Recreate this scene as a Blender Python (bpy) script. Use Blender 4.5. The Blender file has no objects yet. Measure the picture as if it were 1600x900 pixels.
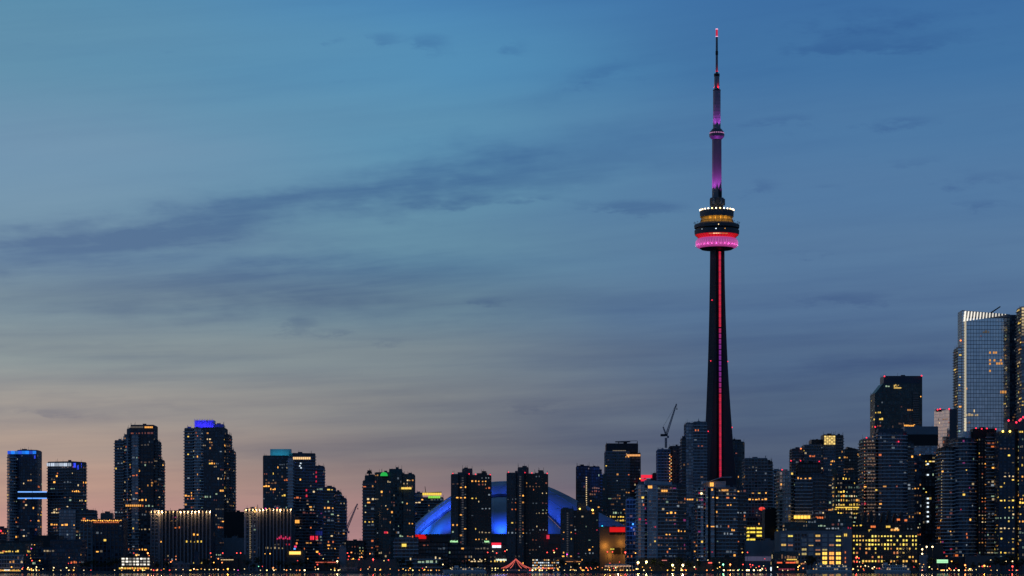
import bpy, math, random
from math import radians, sin, cos, pi

# ------------------------------------------------------------------ camera
F, HY, CX, CZ = 4022.0, 890.0, 800.0, 3.0      # focal length in photo pixels, eye-level row, centre column, eye height
scene = bpy.context.scene
col = scene.collection
cam_data = bpy.data.cameras.new('camera')
cam_data.sensor_width = 36.0
cam_data.lens = 36.0 * F / 1600.0
cam_data.shift_y = (HY - 450.0) / 1600.0
cam_data.clip_start = 1.0
cam_data.clip_end = 60000.0
cam = bpy.data.objects.new('camera', cam_data)
col.objects.link(cam)
cam.location = (0, 0, CZ)
cam.rotation_euler = (radians(90), 0, 0)
scene.camera = cam

# ------------------------------------------------------------------ view
scene.view_settings.view_transform = 'Standard'
scene.view_settings.look = 'None'
scene.view_settings.exposure = 0.0
scene.view_settings.gamma = 1.0
scene.view_settings.use_curve_mapping = False

def lin(c):
    r = []
    for v in c[:3]:
        v = v / 255.0
        r.append(v / 12.92 if v <= 0.04045 else ((v + 0.055) / 1.055) ** 2.4)
    return tuple(r)

# ------------------------------------------------------------------ sky: dusk, afterglow to the left
SUN_AZ, SUN_EL = -62.0, 2.0
world = bpy.data.worlds.new('World')
scene.world = world
world.use_nodes = True
nt = world.node_tree
nt.nodes.clear()
N, Lk = nt.nodes, nt.links

def node(t, **kw):
    n = N.new(t)
    for k, v in kw.items():
        setattr(n, k, v)
    return n

def put(sock, v):
    if isinstance(v, bpy.types.NodeSocket):
        Lk.new(v, sock)
    else:
        sock.default_value = v

def M(op, a, b=0.0, c=None, clamp=False):
    n = node('ShaderNodeMath', operation=op, use_clamp=clamp)
    put(n.inputs[0], a); put(n.inputs[1], b)
    if c is not None:
        put(n.inputs[2], c)
    return n.outputs[0]

def sstep(v, a, b, lo=0.0, hi=1.0):
    n = node('ShaderNodeMapRange', interpolation_type='SMOOTHSTEP')
    put(n.inputs[0], v); put(n.inputs[1], a); put(n.inputs[2], b); put(n.inputs[3], lo); put(n.inputs[4], hi)
    return n.outputs[0]

def mixc(f, a, b, blend='MIX'):
    n = node('ShaderNodeMix', data_type='RGBA', blend_type=blend)
    put(n.inputs[0], f); put(n.inputs[6], a); put(n.inputs[7], b)
    return n.outputs[2]

tc = node('ShaderNodeTexCoord')
nrm = node('ShaderNodeVectorMath', operation='NORMALIZE')
Lk.new(tc.outputs['Generated'], nrm.inputs[0])
sep = node('ShaderNodeSeparateXYZ')
Lk.new(nrm.outputs[0], sep.inputs[0])
dx, dy, dz = sep.outputs
EL = M('MULTIPLY', M('ARCSINE', dz), 180 / pi)                    # degrees above the horizon
hor = M('MAXIMUM', M('SQRT', M('ADD', M('MULTIPLY', dx, dx), M('MULTIPLY', dy, dy))), 1e-4)
SA = M('MULTIPLY', M('ARCSINE', M('DIVIDE', dx, hor)), 180 / pi)  # degrees to the right, mirrored behind

def cvec(a, e, z=0.0):
    n = node('ShaderNodeCombineXYZ')
    put(n.inputs[0], a); put(n.inputs[1], e); put(n.inputs[2], z)
    return n.outputs[0]

def noise(a, e, scale, detail=4, rough=.55, z=0.0):
    n = node('ShaderNodeTexNoise')
    put(n.inputs['Vector'], cvec(a, e, z)); put(n.inputs['Scale'], scale)
    put(n.inputs['Detail'], detail); put(n.inputs['Roughness'], rough)
    return n.outputs['Fac']

def pe(py):
    return math.degrees(math.atan((HY - py) / F))
def pa(px):
    return math.degrees(math.atan((px - CX) / F))

def sky_ramp(stops):
    r = node('ShaderNodeValToRGB')
    r.color_ramp.interpolation = 'EASE'
    els = r.color_ramp.elements
    stops = sorted(stops, key=lambda s: -s[0])
    for i, (py, c) in enumerate(stops):
        p = min(1.0, max(0.0, pe(py) / 15.0))
        e = els[i] if i < 2 else els.new(p)
        e.position = p
        e.color = lin(c) + (1.0,)
    return r

LEFT = [(890, (194, 146, 142)), (820, (193, 147, 138)), (760, (187, 152, 137)), (700, (174, 154, 142)), (640, (160, 153, 147)),
        (560, (138, 149, 152)), (480, (126, 146, 157)), (400, (118, 147, 168)), (250, (113, 147, 174)), (100, (97, 143, 171)), (-60, (86, 138, 170))]
MIDL = [(890, (176, 128, 134)), (800, (158, 124, 126)), (740, (126, 114, 118)), (700, (120, 119, 124)), (640, (128, 131, 134)),
        (560, (121, 134, 142)), (480, (108, 136, 152)), (400, (100, 140, 163)), (200, (92, 144, 176)), (100, (82, 140, 180)), (-60, (72, 130, 180))]
RIGT = [(890, (96, 98, 116)), (800, (90, 97, 118)), (720, (82, 95, 118)), (640, (80, 99, 126)), (560, (80, 104, 136)), (480, (84, 113, 148)),
        (400, (86, 119, 155)), (300, (82, 120, 160)), (200, (76, 119, 162)), (100, (65, 113, 161)), (-60, (58, 106, 160))]
efac = M('DIVIDE', EL, 15.0, clamp=True)
rl, rm, rr = sky_ramp(LEFT), sky_ramp(MIDL), sky_ramp(RIGT)
for r in (rl, rm, rr):
    Lk.new(efac, r.inputs[0])
wob = M('MULTIPLY', M('SUBTRACT', noise(M('MULTIPLY', SA, .12), M('MULTIPLY', EL, .5), 1.0, 2), .5), 5.0)
wf = sstep(dy, -.35, .55)                       # the warm side fades behind the viewer
SAw = M('ADD', M('ADD', M('MULTIPLY', SA, wf), M('MULTIPLY', M('SUBTRACT', 1.0, wf), 14.0)), wob)
grad = mixc(sstep(SAw, -11.5, -0.5), rl.outputs[0], rm.outputs[0])
grad = mixc(sstep(SAw, -3.0, 6.0), grad, rr.outputs[0])

# upper sky from the Sky Texture, joined far above the frame
sky = node('ShaderNodeTexSky', sky_type='NISHITA', sun_disc=False)
sky.sun_elevation = radians(SUN_EL)
sky.sun_rotation = radians(SUN_AZ)
sky.altitude = 80.0
sky.air_density = 1.0; sky.dust_density = 1.0; sky.ozone_density = 2.0
up = mixc(1.0, sky.outputs[0], (0.085, 0.085, 0.085, 1), 'MULTIPLY')
base = mixc(sstep(EL, 14.0, 55.0), grad, up)

# thin streaky cloud veil everywhere, soft long bands, and small low clouds
warp = M('SUBTRACT', noise(M('MULTIPLY', SA, .30), M('MULTIPLY', EL, .9), 1.0, 4, .6), .5)
warp2 = M('SUBTRACT', noise(M('MULTIPLY', SA, 1.1), M('MULTIPLY', EL, 3.4), 1.0, 4, .62, 7.0), .5)
fine = noise(M('MULTIPLY', M('ADD', SA, M('MULTIPLY', EL, -2.0)), .16), M('ADD', M('MULTIPLY', EL, 1.7), M('MULTIPLY', SA, -.16)), 1.0, 5, .6, 3.0)

# (px, py) centre, half length px, half height px, shear class, strength
SH = (0.0, .04, .12, .20)
BANDS = [(330, 352, 520, 34, 3, .80), (60, 388, 260, 26, 2, .38), (430, 448, 330, 50, 1, 1.05), (640, 300, 230, 22, 2, .36),
         (700, 560, 500, 30, 1, .18), (880, 640, 460, 32, 1, .34), (1380, 585, 420, 26, 1, .42), (1200, 500, 380, 28, 1, .20),
         (160, 640, 260, 16, 0, .26), (820, 480, 300, 26, 1, .22), (1300, 690, 360, 28, 0, .26), (560, 705, 340, 30, 0, .30),
         (150, 560, 260, 16, 1, .20), (880, 260, 240, 24, 2, .26), (930, 118, 120, 16, 3, .24)]
SMALL = [(600, 60, 26, 11, 0, .75), (668, 66, 40, 16, 0, .85), (525, 66, 20, 8, 0, .6), (1003, 325, 70, 13, 0, 1.25), (805, 73, 30, 18, 0, .6),
         (465, 508, 38, 14, 0, 1.0), (532, 521, 24, 8, 0, .8), (735, 314, 56, 11, 2, .8), (840, 309, 48, 8, 1, .6), (1230, 193, 60, 11, 1, .7),
         (1410, 199, 70, 11, 1, .75), (1190, 293, 32, 15, 0, .7), (1330, 470, 95, 12, 0, .8), (1535, 328, 50, 9, 0, .7), (1380, 45, 150, 30, 1, .6),
         (1430, 78, 120, 15, 1, .6), (1545, 290, 70, 17, 0, .6), (605, 535, 46, 8, 0, .6), (60, 648, 80, 12, 0, .65), (385, 770, 50, 8, 0, .6),
         (845, 632, 80, 12, 1, .6), (1290, 300, 40, 10, 0, .6), (1450, 260, 60, 12, 1, .55), (1300, 80, 60, 12, 1, .6), (930, 118, 70, 16, 3, .6), (1270, 400, 60, 9, 0, .5), (760, 470, 60, 9, 1, .5)]
eb = M('ADD', EL, M('ADD', M('MULTIPLY', warp, 1.7), M('MULTIPLY', warp2, .4)))
es = M('ADD', EL, M('MULTIPLY', warp2, .5))
asm = M('ADD', SA, M('MULTIPLY', warp2, 1.3))
CB = [cvec(SA, M('SUBTRACT', eb, M('MULTIPLY', SA, k))) for k in SH]
CS = [cvec(asm, M('SUBTRACT', es, M('MULTIPLY', SA, k))) for k in SH]
def blob_sum(lst, coords):
    acc = None
    for (px, py, hl, hh, k, st) in lst:
        sx, sy = F / 57.3 / hl, F / 57.3 / hh
        v = node('ShaderNodeVectorMath', operation='MULTIPLY_ADD')
        Lk.new(coords[k], v.inputs[0])
        v.inputs[1].default_value = (sx, sy, 0)
        v.inputs[2].default_value = (-pa(px) * sx, -(pe(py) - SH[k] * pa(px)) * sy, 0)
        d = node('ShaderNodeVectorMath', operation='DOT_PRODUCT')
        Lk.new(v.outputs[0], d.inputs[0]); Lk.new(v.outputs[0], d.inputs[1])
        acc = M('MULTIPLY_ADD', M('POWER', .36788, d.outputs['Value']), st, 0.0 if acc is None else acc)
    return acc
bands = blob_sum(BANDS, CB)
puffs = sstep(M('ADD', blob_sum(SMALL, CS), M('MULTIPLY', warp2, 1.5)), .18, .95, 0.0, .52)
bands = M('ADD', bands, puffs)
tex = sstep(fine, .30, .72, .70, 1.2)
dark = M('MULTIPLY', bands, tex)
low = sstep(EL, 9.5, 4.0)
streak = noise(M('MULTIPLY', SA, .13), M('MULTIPLY', M('SUBTRACT', EL, M('MULTIPLY', SA, .03)), 2.6), 1.0, 4, .55, 11.0)
veil = M('MULTIPLY_ADD', M('MULTIPLY', M('SUBTRACT', streak, .5), low), 1.3, M('MULTIPLY', M('SUBTRACT', fine, .5), .60))
dark = M('ADD', dark, veil)
dpos = M('MAXIMUM', M('MINIMUM', dark, 1.0), 0.0)
dneg = M('MAXIMUM', M('MULTIPLY', dark, -1.0), 0.0)
cloudc = mixc(1.0, base, (0.56, 0.60, 0.77, 1), 'MULTIPLY')
c1 = mixc(dpos, base, cloudc)
c1 = mixc(M('MULTIPLY', dneg, 1.0), c1, mixc(1.0, c1, (1.30, 1.24, 1.14, 1), 'MULTIPLY'))
# the sky away from the afterglow is dimmer
dim = sstep(dy, -.75, .80, .80, 1.0)
dn = node('ShaderNodeVectorMath', operation='SCALE')
Lk.new(c1, dn.inputs[0]); Lk.new(dim, dn.inputs['Scale'])
bg = node('ShaderNodeBackground')
Lk.new(dn.outputs[0], bg.inputs[0])
bg.inputs[1].default_value = 1.02
wo = node('ShaderNodeOutputWorld')
Lk.new(bg.outputs[0], wo.inputs[0])

# ------------------------------------------------------------------ last trace of the sun, far left
sd = bpy.data.lights.new('sun', 'SUN')
sd.energy = 0.10
sd.color = (1.0, 0.62, 0.48)
sd.angle = radians(12)
so = bpy.data.objects.new('sun', sd)
col.objects.link(so)
so.rotation_euler = (radians(90 - 4), 0, radians(-SUN_AZ + 180 - 0))

# ------------------------------------------------------------------ helpers
rnd = random.Random(7)
GZ = 1.5                                            # street level above the lake
def X(px, D): return (px - CX) / F * D
def Z(py, D): return CZ + (HY - py) / F * D
def PT(px, py, D): return (X(px, D), D, Z(py, D))

def mat(name, base, rough=.6, metal=0.0, spec=.5, emit=None, strength=0.0, var=.18, vscale=.08, sample=False, bump=0.0):
    m = bpy.data.materials.new(name)
    m.use_nodes = True
    t = m.node_tree
    b = t.nodes['Principled BSDF']
    b.inputs['Roughness'].default_value = rough
    b.inputs['Metallic'].default_value = metal
    b.inputs['Specular IOR Level'].default_value = spec
    b.inputs['Base Color'].default_value = tuple(base) + (1,)
    if emit:
        b.inputs['Emission Color'].default_value = tuple(emit) + (1,)
        b.inputs['Emission Strength'].default_value = strength
        m.cycles.emission_sampling = 'AUTO' if sample else 'NONE'
    if var > 0:
        tcn = t.nodes.new('ShaderNodeTexCoord')
        mp = t.nodes.new('ShaderNodeMapping')
        mp.inputs['Scale'].default_value = (1, 1, .35)
        nz = t.nodes.new('ShaderNodeTexNoise')
        nz.inputs['Scale'].default_value = vscale
        nz.inputs['Detail'].default_value = 4
        mr = t.nodes.new('ShaderNodeMapRange')
        mr.inputs[1].default_value = .3; mr.inputs[2].default_value = .7
        mr.inputs[3].default_value = 1 - var; mr.inputs[4].default_value = 1 + var
        mu = t.nodes.new('ShaderNodeVectorMath'); mu.operation = 'SCALE'
        mu.inputs[0].default_value = tuple(base)
        t.links.new(tcn.outputs['Object'], mp.inputs[0]); t.links.new(mp.outputs[0], nz.inputs['Vector'])
        t.links.new(nz.outputs['Fac'], mr.inputs[0]); t.links.new(mr.outputs[0], mu.inputs['Scale'])
        t.links.new(mu.outputs[0], b.inputs['Base Color'])
        if bump > 0:
            bp = t.nodes.new('ShaderNodeBump'); bp.inputs['Strength'].default_value = bump
            t.links.new(nz.outputs['Fac'], bp.inputs['Height']); t.links.new(bp.outputs[0], b.inputs['Normal'])
    return m

def pane_mat(name, dark, light, rough=.16, metal=0.0, spec=.6):
    """window glass; blinds and rooms differ from pane to pane through the 'tone' attribute"""
    m = mat(name, dark, rough, metal, spec, var=0)
    t = m.node_tree
    b = t.nodes['Principled BSDF']
    at = t.nodes.new('ShaderNodeAttribute'); at.attribute_name = 'tone'
    mx = t.nodes.new('ShaderNodeMix'); mx.data_type = 'RGBA'
    mx.inputs[6].default_value = tuple(dark) + (1,); mx.inputs[7].default_value = tuple(light) + (1,)
    t.links.new(at.outputs['Fac'], mx.inputs[0]); t.links.new(mx.outputs[2], b.inputs['Base Color'])
    mr = t.nodes.new('ShaderNodeMapRange'); mr.inputs[3].default_value = rough * .6; mr.inputs[4].default_value = min(.8, rough * 2.4)
    t.links.new(at.outputs['Fac'], mr.inputs[0]); t.links.new(mr.outputs[0], b.inputs['Roughness'])
    return m

_glow = {}
def glow(c, s):
    k = (c, s)
    if k not in _glow:
        _glow[k] = mat('lamp light', (.4, .4, .4), .5, emit=c, strength=s, var=0)
    return _glow[k]

class MB:
    def __init__(self):
        self.v, self.f, self.m, self.tone, self.smooth = [], [], [], None, []
    def quad(self, pts, mi=0, tone=None):
        b = len(self.v); self.v += pts; self.f.append(tuple(range(b, b + len(pts)))); self.m.append(mi)
        if tone is not None:
            if self.tone is None: self.tone = []
            self.tone += [tone] * len(pts)
    def hexa(self, p8, mi=0):
        b = len(self.v); self.v += p8
        for f in ((0, 3, 2, 1), (4, 5, 6, 7), (0, 1, 5, 4), (1, 2, 6, 5), (2, 3, 7, 6), (3, 0, 4, 7)):
            self.f.append(tuple(b + i for i in f)); self.m.append(mi)
    def box(self, x0, x1, y0, y1, z0, z1, mi=0):
        self.hexa([(x0, y0, z0), (x1, y0, z0), (x1, y1, z0), (x0, y1, z0), (x0, y0, z1), (x1, y0, z1), (x1, y1, z1), (x0, y1, z1)], mi)
    def obox(self, p, d, n, s0, s1, t0, t1, z0, z1, mi=0):
        """box along a wall: p start, d along, n outward"""
        c = [(p[0] + d[0] * s + n[0] * t, p[1] + d[1] * s + n[1] * t) for s, t in ((s0, t1), (s1, t1), (s1, t0), (s0, t0))]
        self.hexa([(a, b, z0) for a, b in c] + [(a, b, z1) for a, b in c], mi)
    def prism(self, poly, z0, z1, mi=0, ztop=None):
        b, n = len(self.v), len(poly)
        self.v += [(x, y, z0) for x, y in poly]
        self.v += [(x, y, (ztop(x, y) if ztop else z1)) for x, y in poly]
        self.f.append(tuple(b + n - 1 - i for i in range(n))); self.m.append(mi)
        self.f.append(tuple(b + n + i for i in range(n))); self.m.append(mi)
        for i in range(n):
            j = (i + 1) % n
            self.f.append((b + i, b + j, b + n + j, b + n + i)); self.m.append(mi)
    def tube(self, a, c, r0, r1=None, seg=6, mi=0):
        r1 = r0 if r1 is None else r1
        d = [c[i] - a[i] for i in range(3)]
        L = math.sqrt(sum(q * q for q in d)) or 1e-6
        d = [q / L for q in d]
        u = (0, 0, 1) if abs(d[2]) < .9 else (1, 0, 0)
        e = (d[1] * u[2] - d[2] * u[1], d[2] * u[0] - d[0] * u[2], d[0] * u[1] - d[1] * u[0])
        l = math.sqrt(sum(q * q for q in e)); e = [q / l for q in e]
        g = (d[1] * e[2] - d[2] * e[1], d[2] * e[0] - d[0] * e[2], d[0] * e[1] - d[1] * e[0])
        b = len(self.v)
        for (o, r) in ((a, r0), (c, r1)):
            for k in range(seg):
                t = 2 * pi * k / seg
                self.v.append(tuple(o[i] + r * (cos(t) * e[i] + sin(t) * g[i]) for i in range(3)))
        for k in range(seg):
            j = (k + 1) % seg
            self.f.append((b + k, b + j, b + seg + j, b + seg + k)); self.m.append(mi)
        self.f.append(tuple(b + seg - 1 - k for k in range(seg))); self.m.append(mi)
        self.f.append(tuple(b + seg + k for k in range(seg))); self.m.append(mi)
    def lathe(self, prof, cx, cy, seg=48, mi=0, rot=0.0):
        b = len(self.v)
        for (r, z) in prof:
            for k in range(seg):
                t = 2 * pi * k / seg + rot
                self.v.append((cx + r * sin(t), cy - r * cos(t), z))
        for i in range(len(prof) - 1):
            for k in range(seg):
                j = (k + 1) % seg
                self.f.append((b + i * seg + k, b + i * seg + j, b + (i + 1) * seg + j, b + (i + 1) * seg + k)); self.m.append(mi)
        self.f.append(tuple(b + seg - 1 - k for k in range(seg))); self.m.append(mi)
        self.f.append(tuple(b + (len(prof) - 1) * seg + k for k in range(seg))); self.m.append(mi)
    def ball(self, c, r, mi=0, seg=8, rings=5, sz=1.0):
        prof = [(max(.001, r * sin(pi * i / rings)), c[2] - r * sz * cos(pi * i / rings)) for i in range(rings + 1)]
        self.lathe(prof, c[0], c[1], seg, mi)
    def grid(self, rows, mi=0):
        b, w = len(self.v), len(rows[0])
        for r in rows: self.v += r
        for i in range(len(rows) - 1):
            for k in range(w - 1):
                self.f.append((b + i * w + k, b + i * w + k + 1, b + (i + 1) * w + k + 1, b + (i + 1) * w + k)); self.m.append(mi)
    def mesh(self, name, mats, origin=(0, 0, 0), smooth=False):
        me = bpy.data.meshes.new(name)
        o = origin
        me.from_pydata([(x - o[0], y - o[1], z - o[2]) for x, y, z in self.v], [], self.f)
        for m in mats: me.materials.append(m)
        if len(mats) > 1:
            me.polygons.foreach_set('material_index', self.m)
        if self.tone:
            at = me.attributes.new('tone', 'FLOAT', 'POINT'); at.data.foreach_set('value', self.tone)
        if smooth:
            me.polygons.foreach_set('use_smooth', [True] * len(me.polygons))
        return me
    def build(self, name, mats, parent=None, kind=None, smooth=False, origin=None, label=None):
        if not isinstance(mats, (list, tuple)): mats = [mats]
        org = origin if origin else (tuple(worldloc(parent)) if parent else (0, 0, 0))
        ob = bpy.data.objects.new(name, self.mesh(name, mats, org, smooth))
        col.objects.link(ob)
        if parent: ob.parent = parent
        elif origin: ob.location = origin
        if kind: ob['kind'] = kind
        if label: ob['label'] = label
        return ob

def worldloc(o):
    x = y = z = 0.0
    while o:
        x += o.location[0]; y += o.location[1]; z += o.location[2]; o = o.parent
    return (x, y, z)

def thing(name, label, cat, loc, group=None):
    o = bpy.data.objects.new(name, None)
    o.empty_display_size = 3
    o.location = loc
    col.objects.link(o)
    return tag(o, label, cat, group)

def tag(o, label, cat, group=None):
    o['label'] = label; o['category'] = cat
    if group: o['group'] = group
    return o

def piece(name, me, parent, loc, rz=0.0, scale=(1, 1, 1)):
    o = bpy.data.objects.new(name, me)
    pl, ps = worldloc(parent), parent.scale
    o.location = tuple((loc[i] - pl[i]) / ps[i] for i in range(3))
    o.rotation_euler = (0, 0, rz); o.scale = tuple(scale[i] / ps[i] for i in range(3))
    o.parent = parent
    col.objects.link(o)
    return o

def lamp(name, parent, loc, color, power, radius=.5, kind='POINT', aim=None, cone=60, blend=.6):
    ld = bpy.data.lights.new(name, kind)
    ld.energy = power; ld.color = color; ld.shadow_soft_size = radius
    o = bpy.data.objects.new(name, ld)
    pl = worldloc(parent)
    o.location = tuple(loc[i] - pl[i] for i in range(3))
    if kind == 'SPOT':
        ld.spot_size = radians(cone); ld.spot_blend = blend
        from mathutils import Vector
        dv = Vector(tuple(aim[i] - loc[i] for i in range(3)))
        o.rotation_euler = dv.to_track_quat('-Z', 'Y').to_euler()
    o.parent = parent
    col.objects.link(o)
    return o

# ------------------------------------------------------------------ materials
m_conc = mat('dark concrete', (.12, .118, .13), .8, var=.2, vscale=.05)
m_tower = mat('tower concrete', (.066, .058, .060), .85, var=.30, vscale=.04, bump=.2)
m_grey = mat('grey cladding', (.20, .22, .26), .6)
m_pale = mat('pale cladding', (.40, .43, .50), .55)
m_slab = mat('slab edge', (.46, .49, .54), .7)
m_slabp = mat('pale slab edge', (.66, .69, .74), .7)
m_slabd = mat('dark slab edge', (.26, .275, .31), .7)
m_slabw = mat('warm slab edge', (.42, .38, .34), .7)
m_brown = mat('brown masonry', (.105, .088, .082), .85)
m_dark = mat('dark metal', (.025, .026, .03), .5)
m_black = mat('black cladding', (.008, .008, .010), .6)
m_navy = mat('navy cladding', (.05, .07, .105), .5)
m_teal = mat('teal cladding', (.055, .09, .10), .5)
m_tan = mat('tan precast', (.20, .155, .115), .8)
m_steel = mat('painted steel', (.22, .23, .25), .5)
m_white = mat('white paint', (.75, .76, .78), .45)
m_pink = mat('polished pale stone', (.86, .76, .73), .30, .75, var=.08)
p_dark = pane_mat('dark window glass', (.018, .022, .032), (.11, .125, .15))
p_blue = pane_mat('blue window glass', (.025, .042, .065), (.12, .16, .22))
p_teal = pane_mat('green window glass', (.018, .038, .044), (.09, .13, .14))
p_brown = pane_mat('bronze window glass', (.016, .013, .013), (.07, .06, .055))
p_sheen = pane_mat('sky reflecting window glass', (.16, .19, .23), (.42, .47, .52), .14, .8)
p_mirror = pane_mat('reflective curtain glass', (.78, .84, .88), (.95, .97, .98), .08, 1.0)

C_AM, C_OR, C_YE, C_WW, C_WH = (1, .42, .055), (1, .22, .03), (1, .64, .08), (1, .72, .34), (.80, .92, 1.0)
C_RE, C_MG, C_BL, C_GR, C_VI, C_CY = (1, .02, .05), (.85, .04, .35), (.02, .10, 1), (.25, 1, .30), (.10, .02, 1.0), (.02, .55, .75)
unit = MB(); unit.box(-.5, .5, -.5, .5, -.5, .5)
_lit = {}
def lit_mesh(c, s):
    k = (c, s)
    if k not in _lit:
        _lit[k] = unit.mesh('lit window', [glow(c, s * 1.35 if s >= .3 else s)])
    return _lit[k]
C_GW = (.72, 1.0, .62)
PAL = {
    'warm': [(C_AM, .9), (C_AM, 1.3), (C_AM, .45), (C_OR, .55), (C_OR, .25), (C_YE, .8), (C_WW, .7), (C_WW, .30), (C_WW, .14), (C_AM, .16), (C_WH, .25), (C_OR, .12), (C_AM, .08), (C_WW, .07), (C_WH, .06), (C_GW, .3), (C_AM, .10), (C_WH, .10)],
    'white': [(C_WW, .8), (C_WH, .6), (C_WW, .30), (C_WH, .25), (C_AM, .45), (C_WH, .1), (C_WW, .1)],
    'yellow': [(C_YE, 1.1), (C_YE, .6), (C_AM, .9), (C_YE, .3), (C_WW, .7), (C_AM, .16), (C_YE, .14), (C_GW, .4), (C_WW, .12), (C_GW, .12)],
    'mixed': [(C_AM, .9), (C_OR, .55), (C_RE, .35), (C_MG, .25), (C_WH, .25), (C_YE, .8), (C_WW, .30), (C_AM, .16), (C_WW, .14), (C_AM, 1.3), (C_WH, .08), (C_AM, .08), (C_GW, .2), (C_WW, .06), (C_OR, .12), (C_WH, .1)],
}

# ------------------------------------------------------------------ buildings
def offset_poly(poly, d):
    n = len(poly); out = []
    for i in range(n):
        p0, p1, p2 = poly[i - 1], poly[i], poly[(i + 1) % n]
        def nn(a, b):
            ex, ey = b[0] - a[0], b[1] - a[1]; l = math.hypot(ex, ey) or 1e-6
            return (ey / l, -ex / l)
        n1, n2 = nn(p0, p1), nn(p1, p2)
        mx, my = n1[0] + n2[0], n1[1] + n2[1]
        k = d * 2 / max(.4, mx * mx + my * my)
        out.append((p1[0] + mx * k, p1[1] + my * k))
    return out

def footprint(v, D):
    x0, x1 = v['x'][0], v['x'][1]
    dep = v.get('dep', 26.0)
    if 'xs' in v:
        a = radians(v.get('al', 40.0))
        C = (X(v['xs'], D), D)
        wl, wr = C[0] - X(x0, D), X(x1, D) - C[0]
        Lp = (C[0] - wl, D + wl * math.tan(a)); Rp = (C[0] + wr, D + wr / math.tan(a))
        return [C, Rp, (Lp[0] + Rp[0] - C[0], Lp[1] + Rp[1] - C[1]), Lp]
    a, b = X(x0, D), X(x1, D)
    if 'bow' in v:
        n = v.get('seg', 7); h = v['bow']; pts = []
        for i in range(n + 1):
            t = i / n
            pts.append((a + (b - a) * t, D + h * (1 - math.sin(pi * t) ** .8)))
        return pts + [(b, D + h + dep), (a, D + h + dep)]
    return [(a, D), (b, D), (b, D + dep), (a, D + dep)]

STY = {
    'condo':  dict(fh=3.0, bw=3.2, pw=.5, pd=.25, sh=.7, sd=.12, wall=m_grey, pane=p_dark, slab=m_slab, sl=.9, lit=.050, pal='warm'),
    'condod': dict(fh=3.0, bw=3.2, pw=.6, pd=.25, sh=.7, sd=.12, wall=m_navy, pane=p_dark, slab=m_slabd, sl=.8, lit=.045, pal='warm'),
    'condop': dict(fh=3.0, bw=3.4, pw=.5, pd=.25, sh=.6, sd=.12, wall=m_pale, pane=p_sheen, slab=m_slabp, sl=1.2, lit=.050, pal='mixed'),
    'glass':  dict(fh=3.1, bw=2.2, pw=.25, pd=.15, sh=.8, sd=.10, wall=m_navy, pane=p_blue, slab=None, lit=.040, pal='warm'),
    'teal':   dict(fh=3.1, bw=2.4, pw=.30, pd=.15, sh=.9, sd=.10, wall=m_teal, pane=p_teal, slab=None, lit=.040, pal='warm'),
    'mason':  dict(fh=2.9, bw=3.0, pw=1.3, pd=.30, sh=1.3, sd=.24, wall=m_brown, pane=p_brown, slab=None, lit=.030, pal='warm'),
    'greym':  dict(fh=2.9, bw=3.2, pw=1.4, pd=.30, sh=1.2, sd=.24, wall=m_conc, pane=p_dark, slab=None, lit=.045, pal='warm'),
    'pier':   dict(fh=3.2, bw=3.4, pw=1.0, pd=.90, sh=1.0, sd=.20, wall=m_grey, pane=p_dark, slab=None, lit=.020, pal='mixed'),
    'office': dict(fh=3.8, bw=2.6, pw=.4, pd=.2, sh=1.5, sd=.25, wall=m_conc, pane=p_dark, slab=None, lit=.10, pal='yellow'),
    'blank':  dict(fh=6.0, bw=9.0, pw=.3, pd=.06, sh=.3, sd=.04, wall=m_grey, pane=m_grey, slab=None, lit=0, pal='warm'),
}
wn_count = 0
def add_window(parent, p, d, n, s0, s1, z0, z1, c, s, off=.10):
    global wn_count
    wn_count += 1
    sm = (s0 + s1) / 2
    piece('lit_window', lit_mesh(c, s), parent, (p[0] + d[0] * sm + n[0] * off, p[1] + d[1] * sm + n[1] * off, (z0 + z1) / 2),
          math.atan2(d[1], d[0]), (s1 - s0, .12, z1 - z0))

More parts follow.
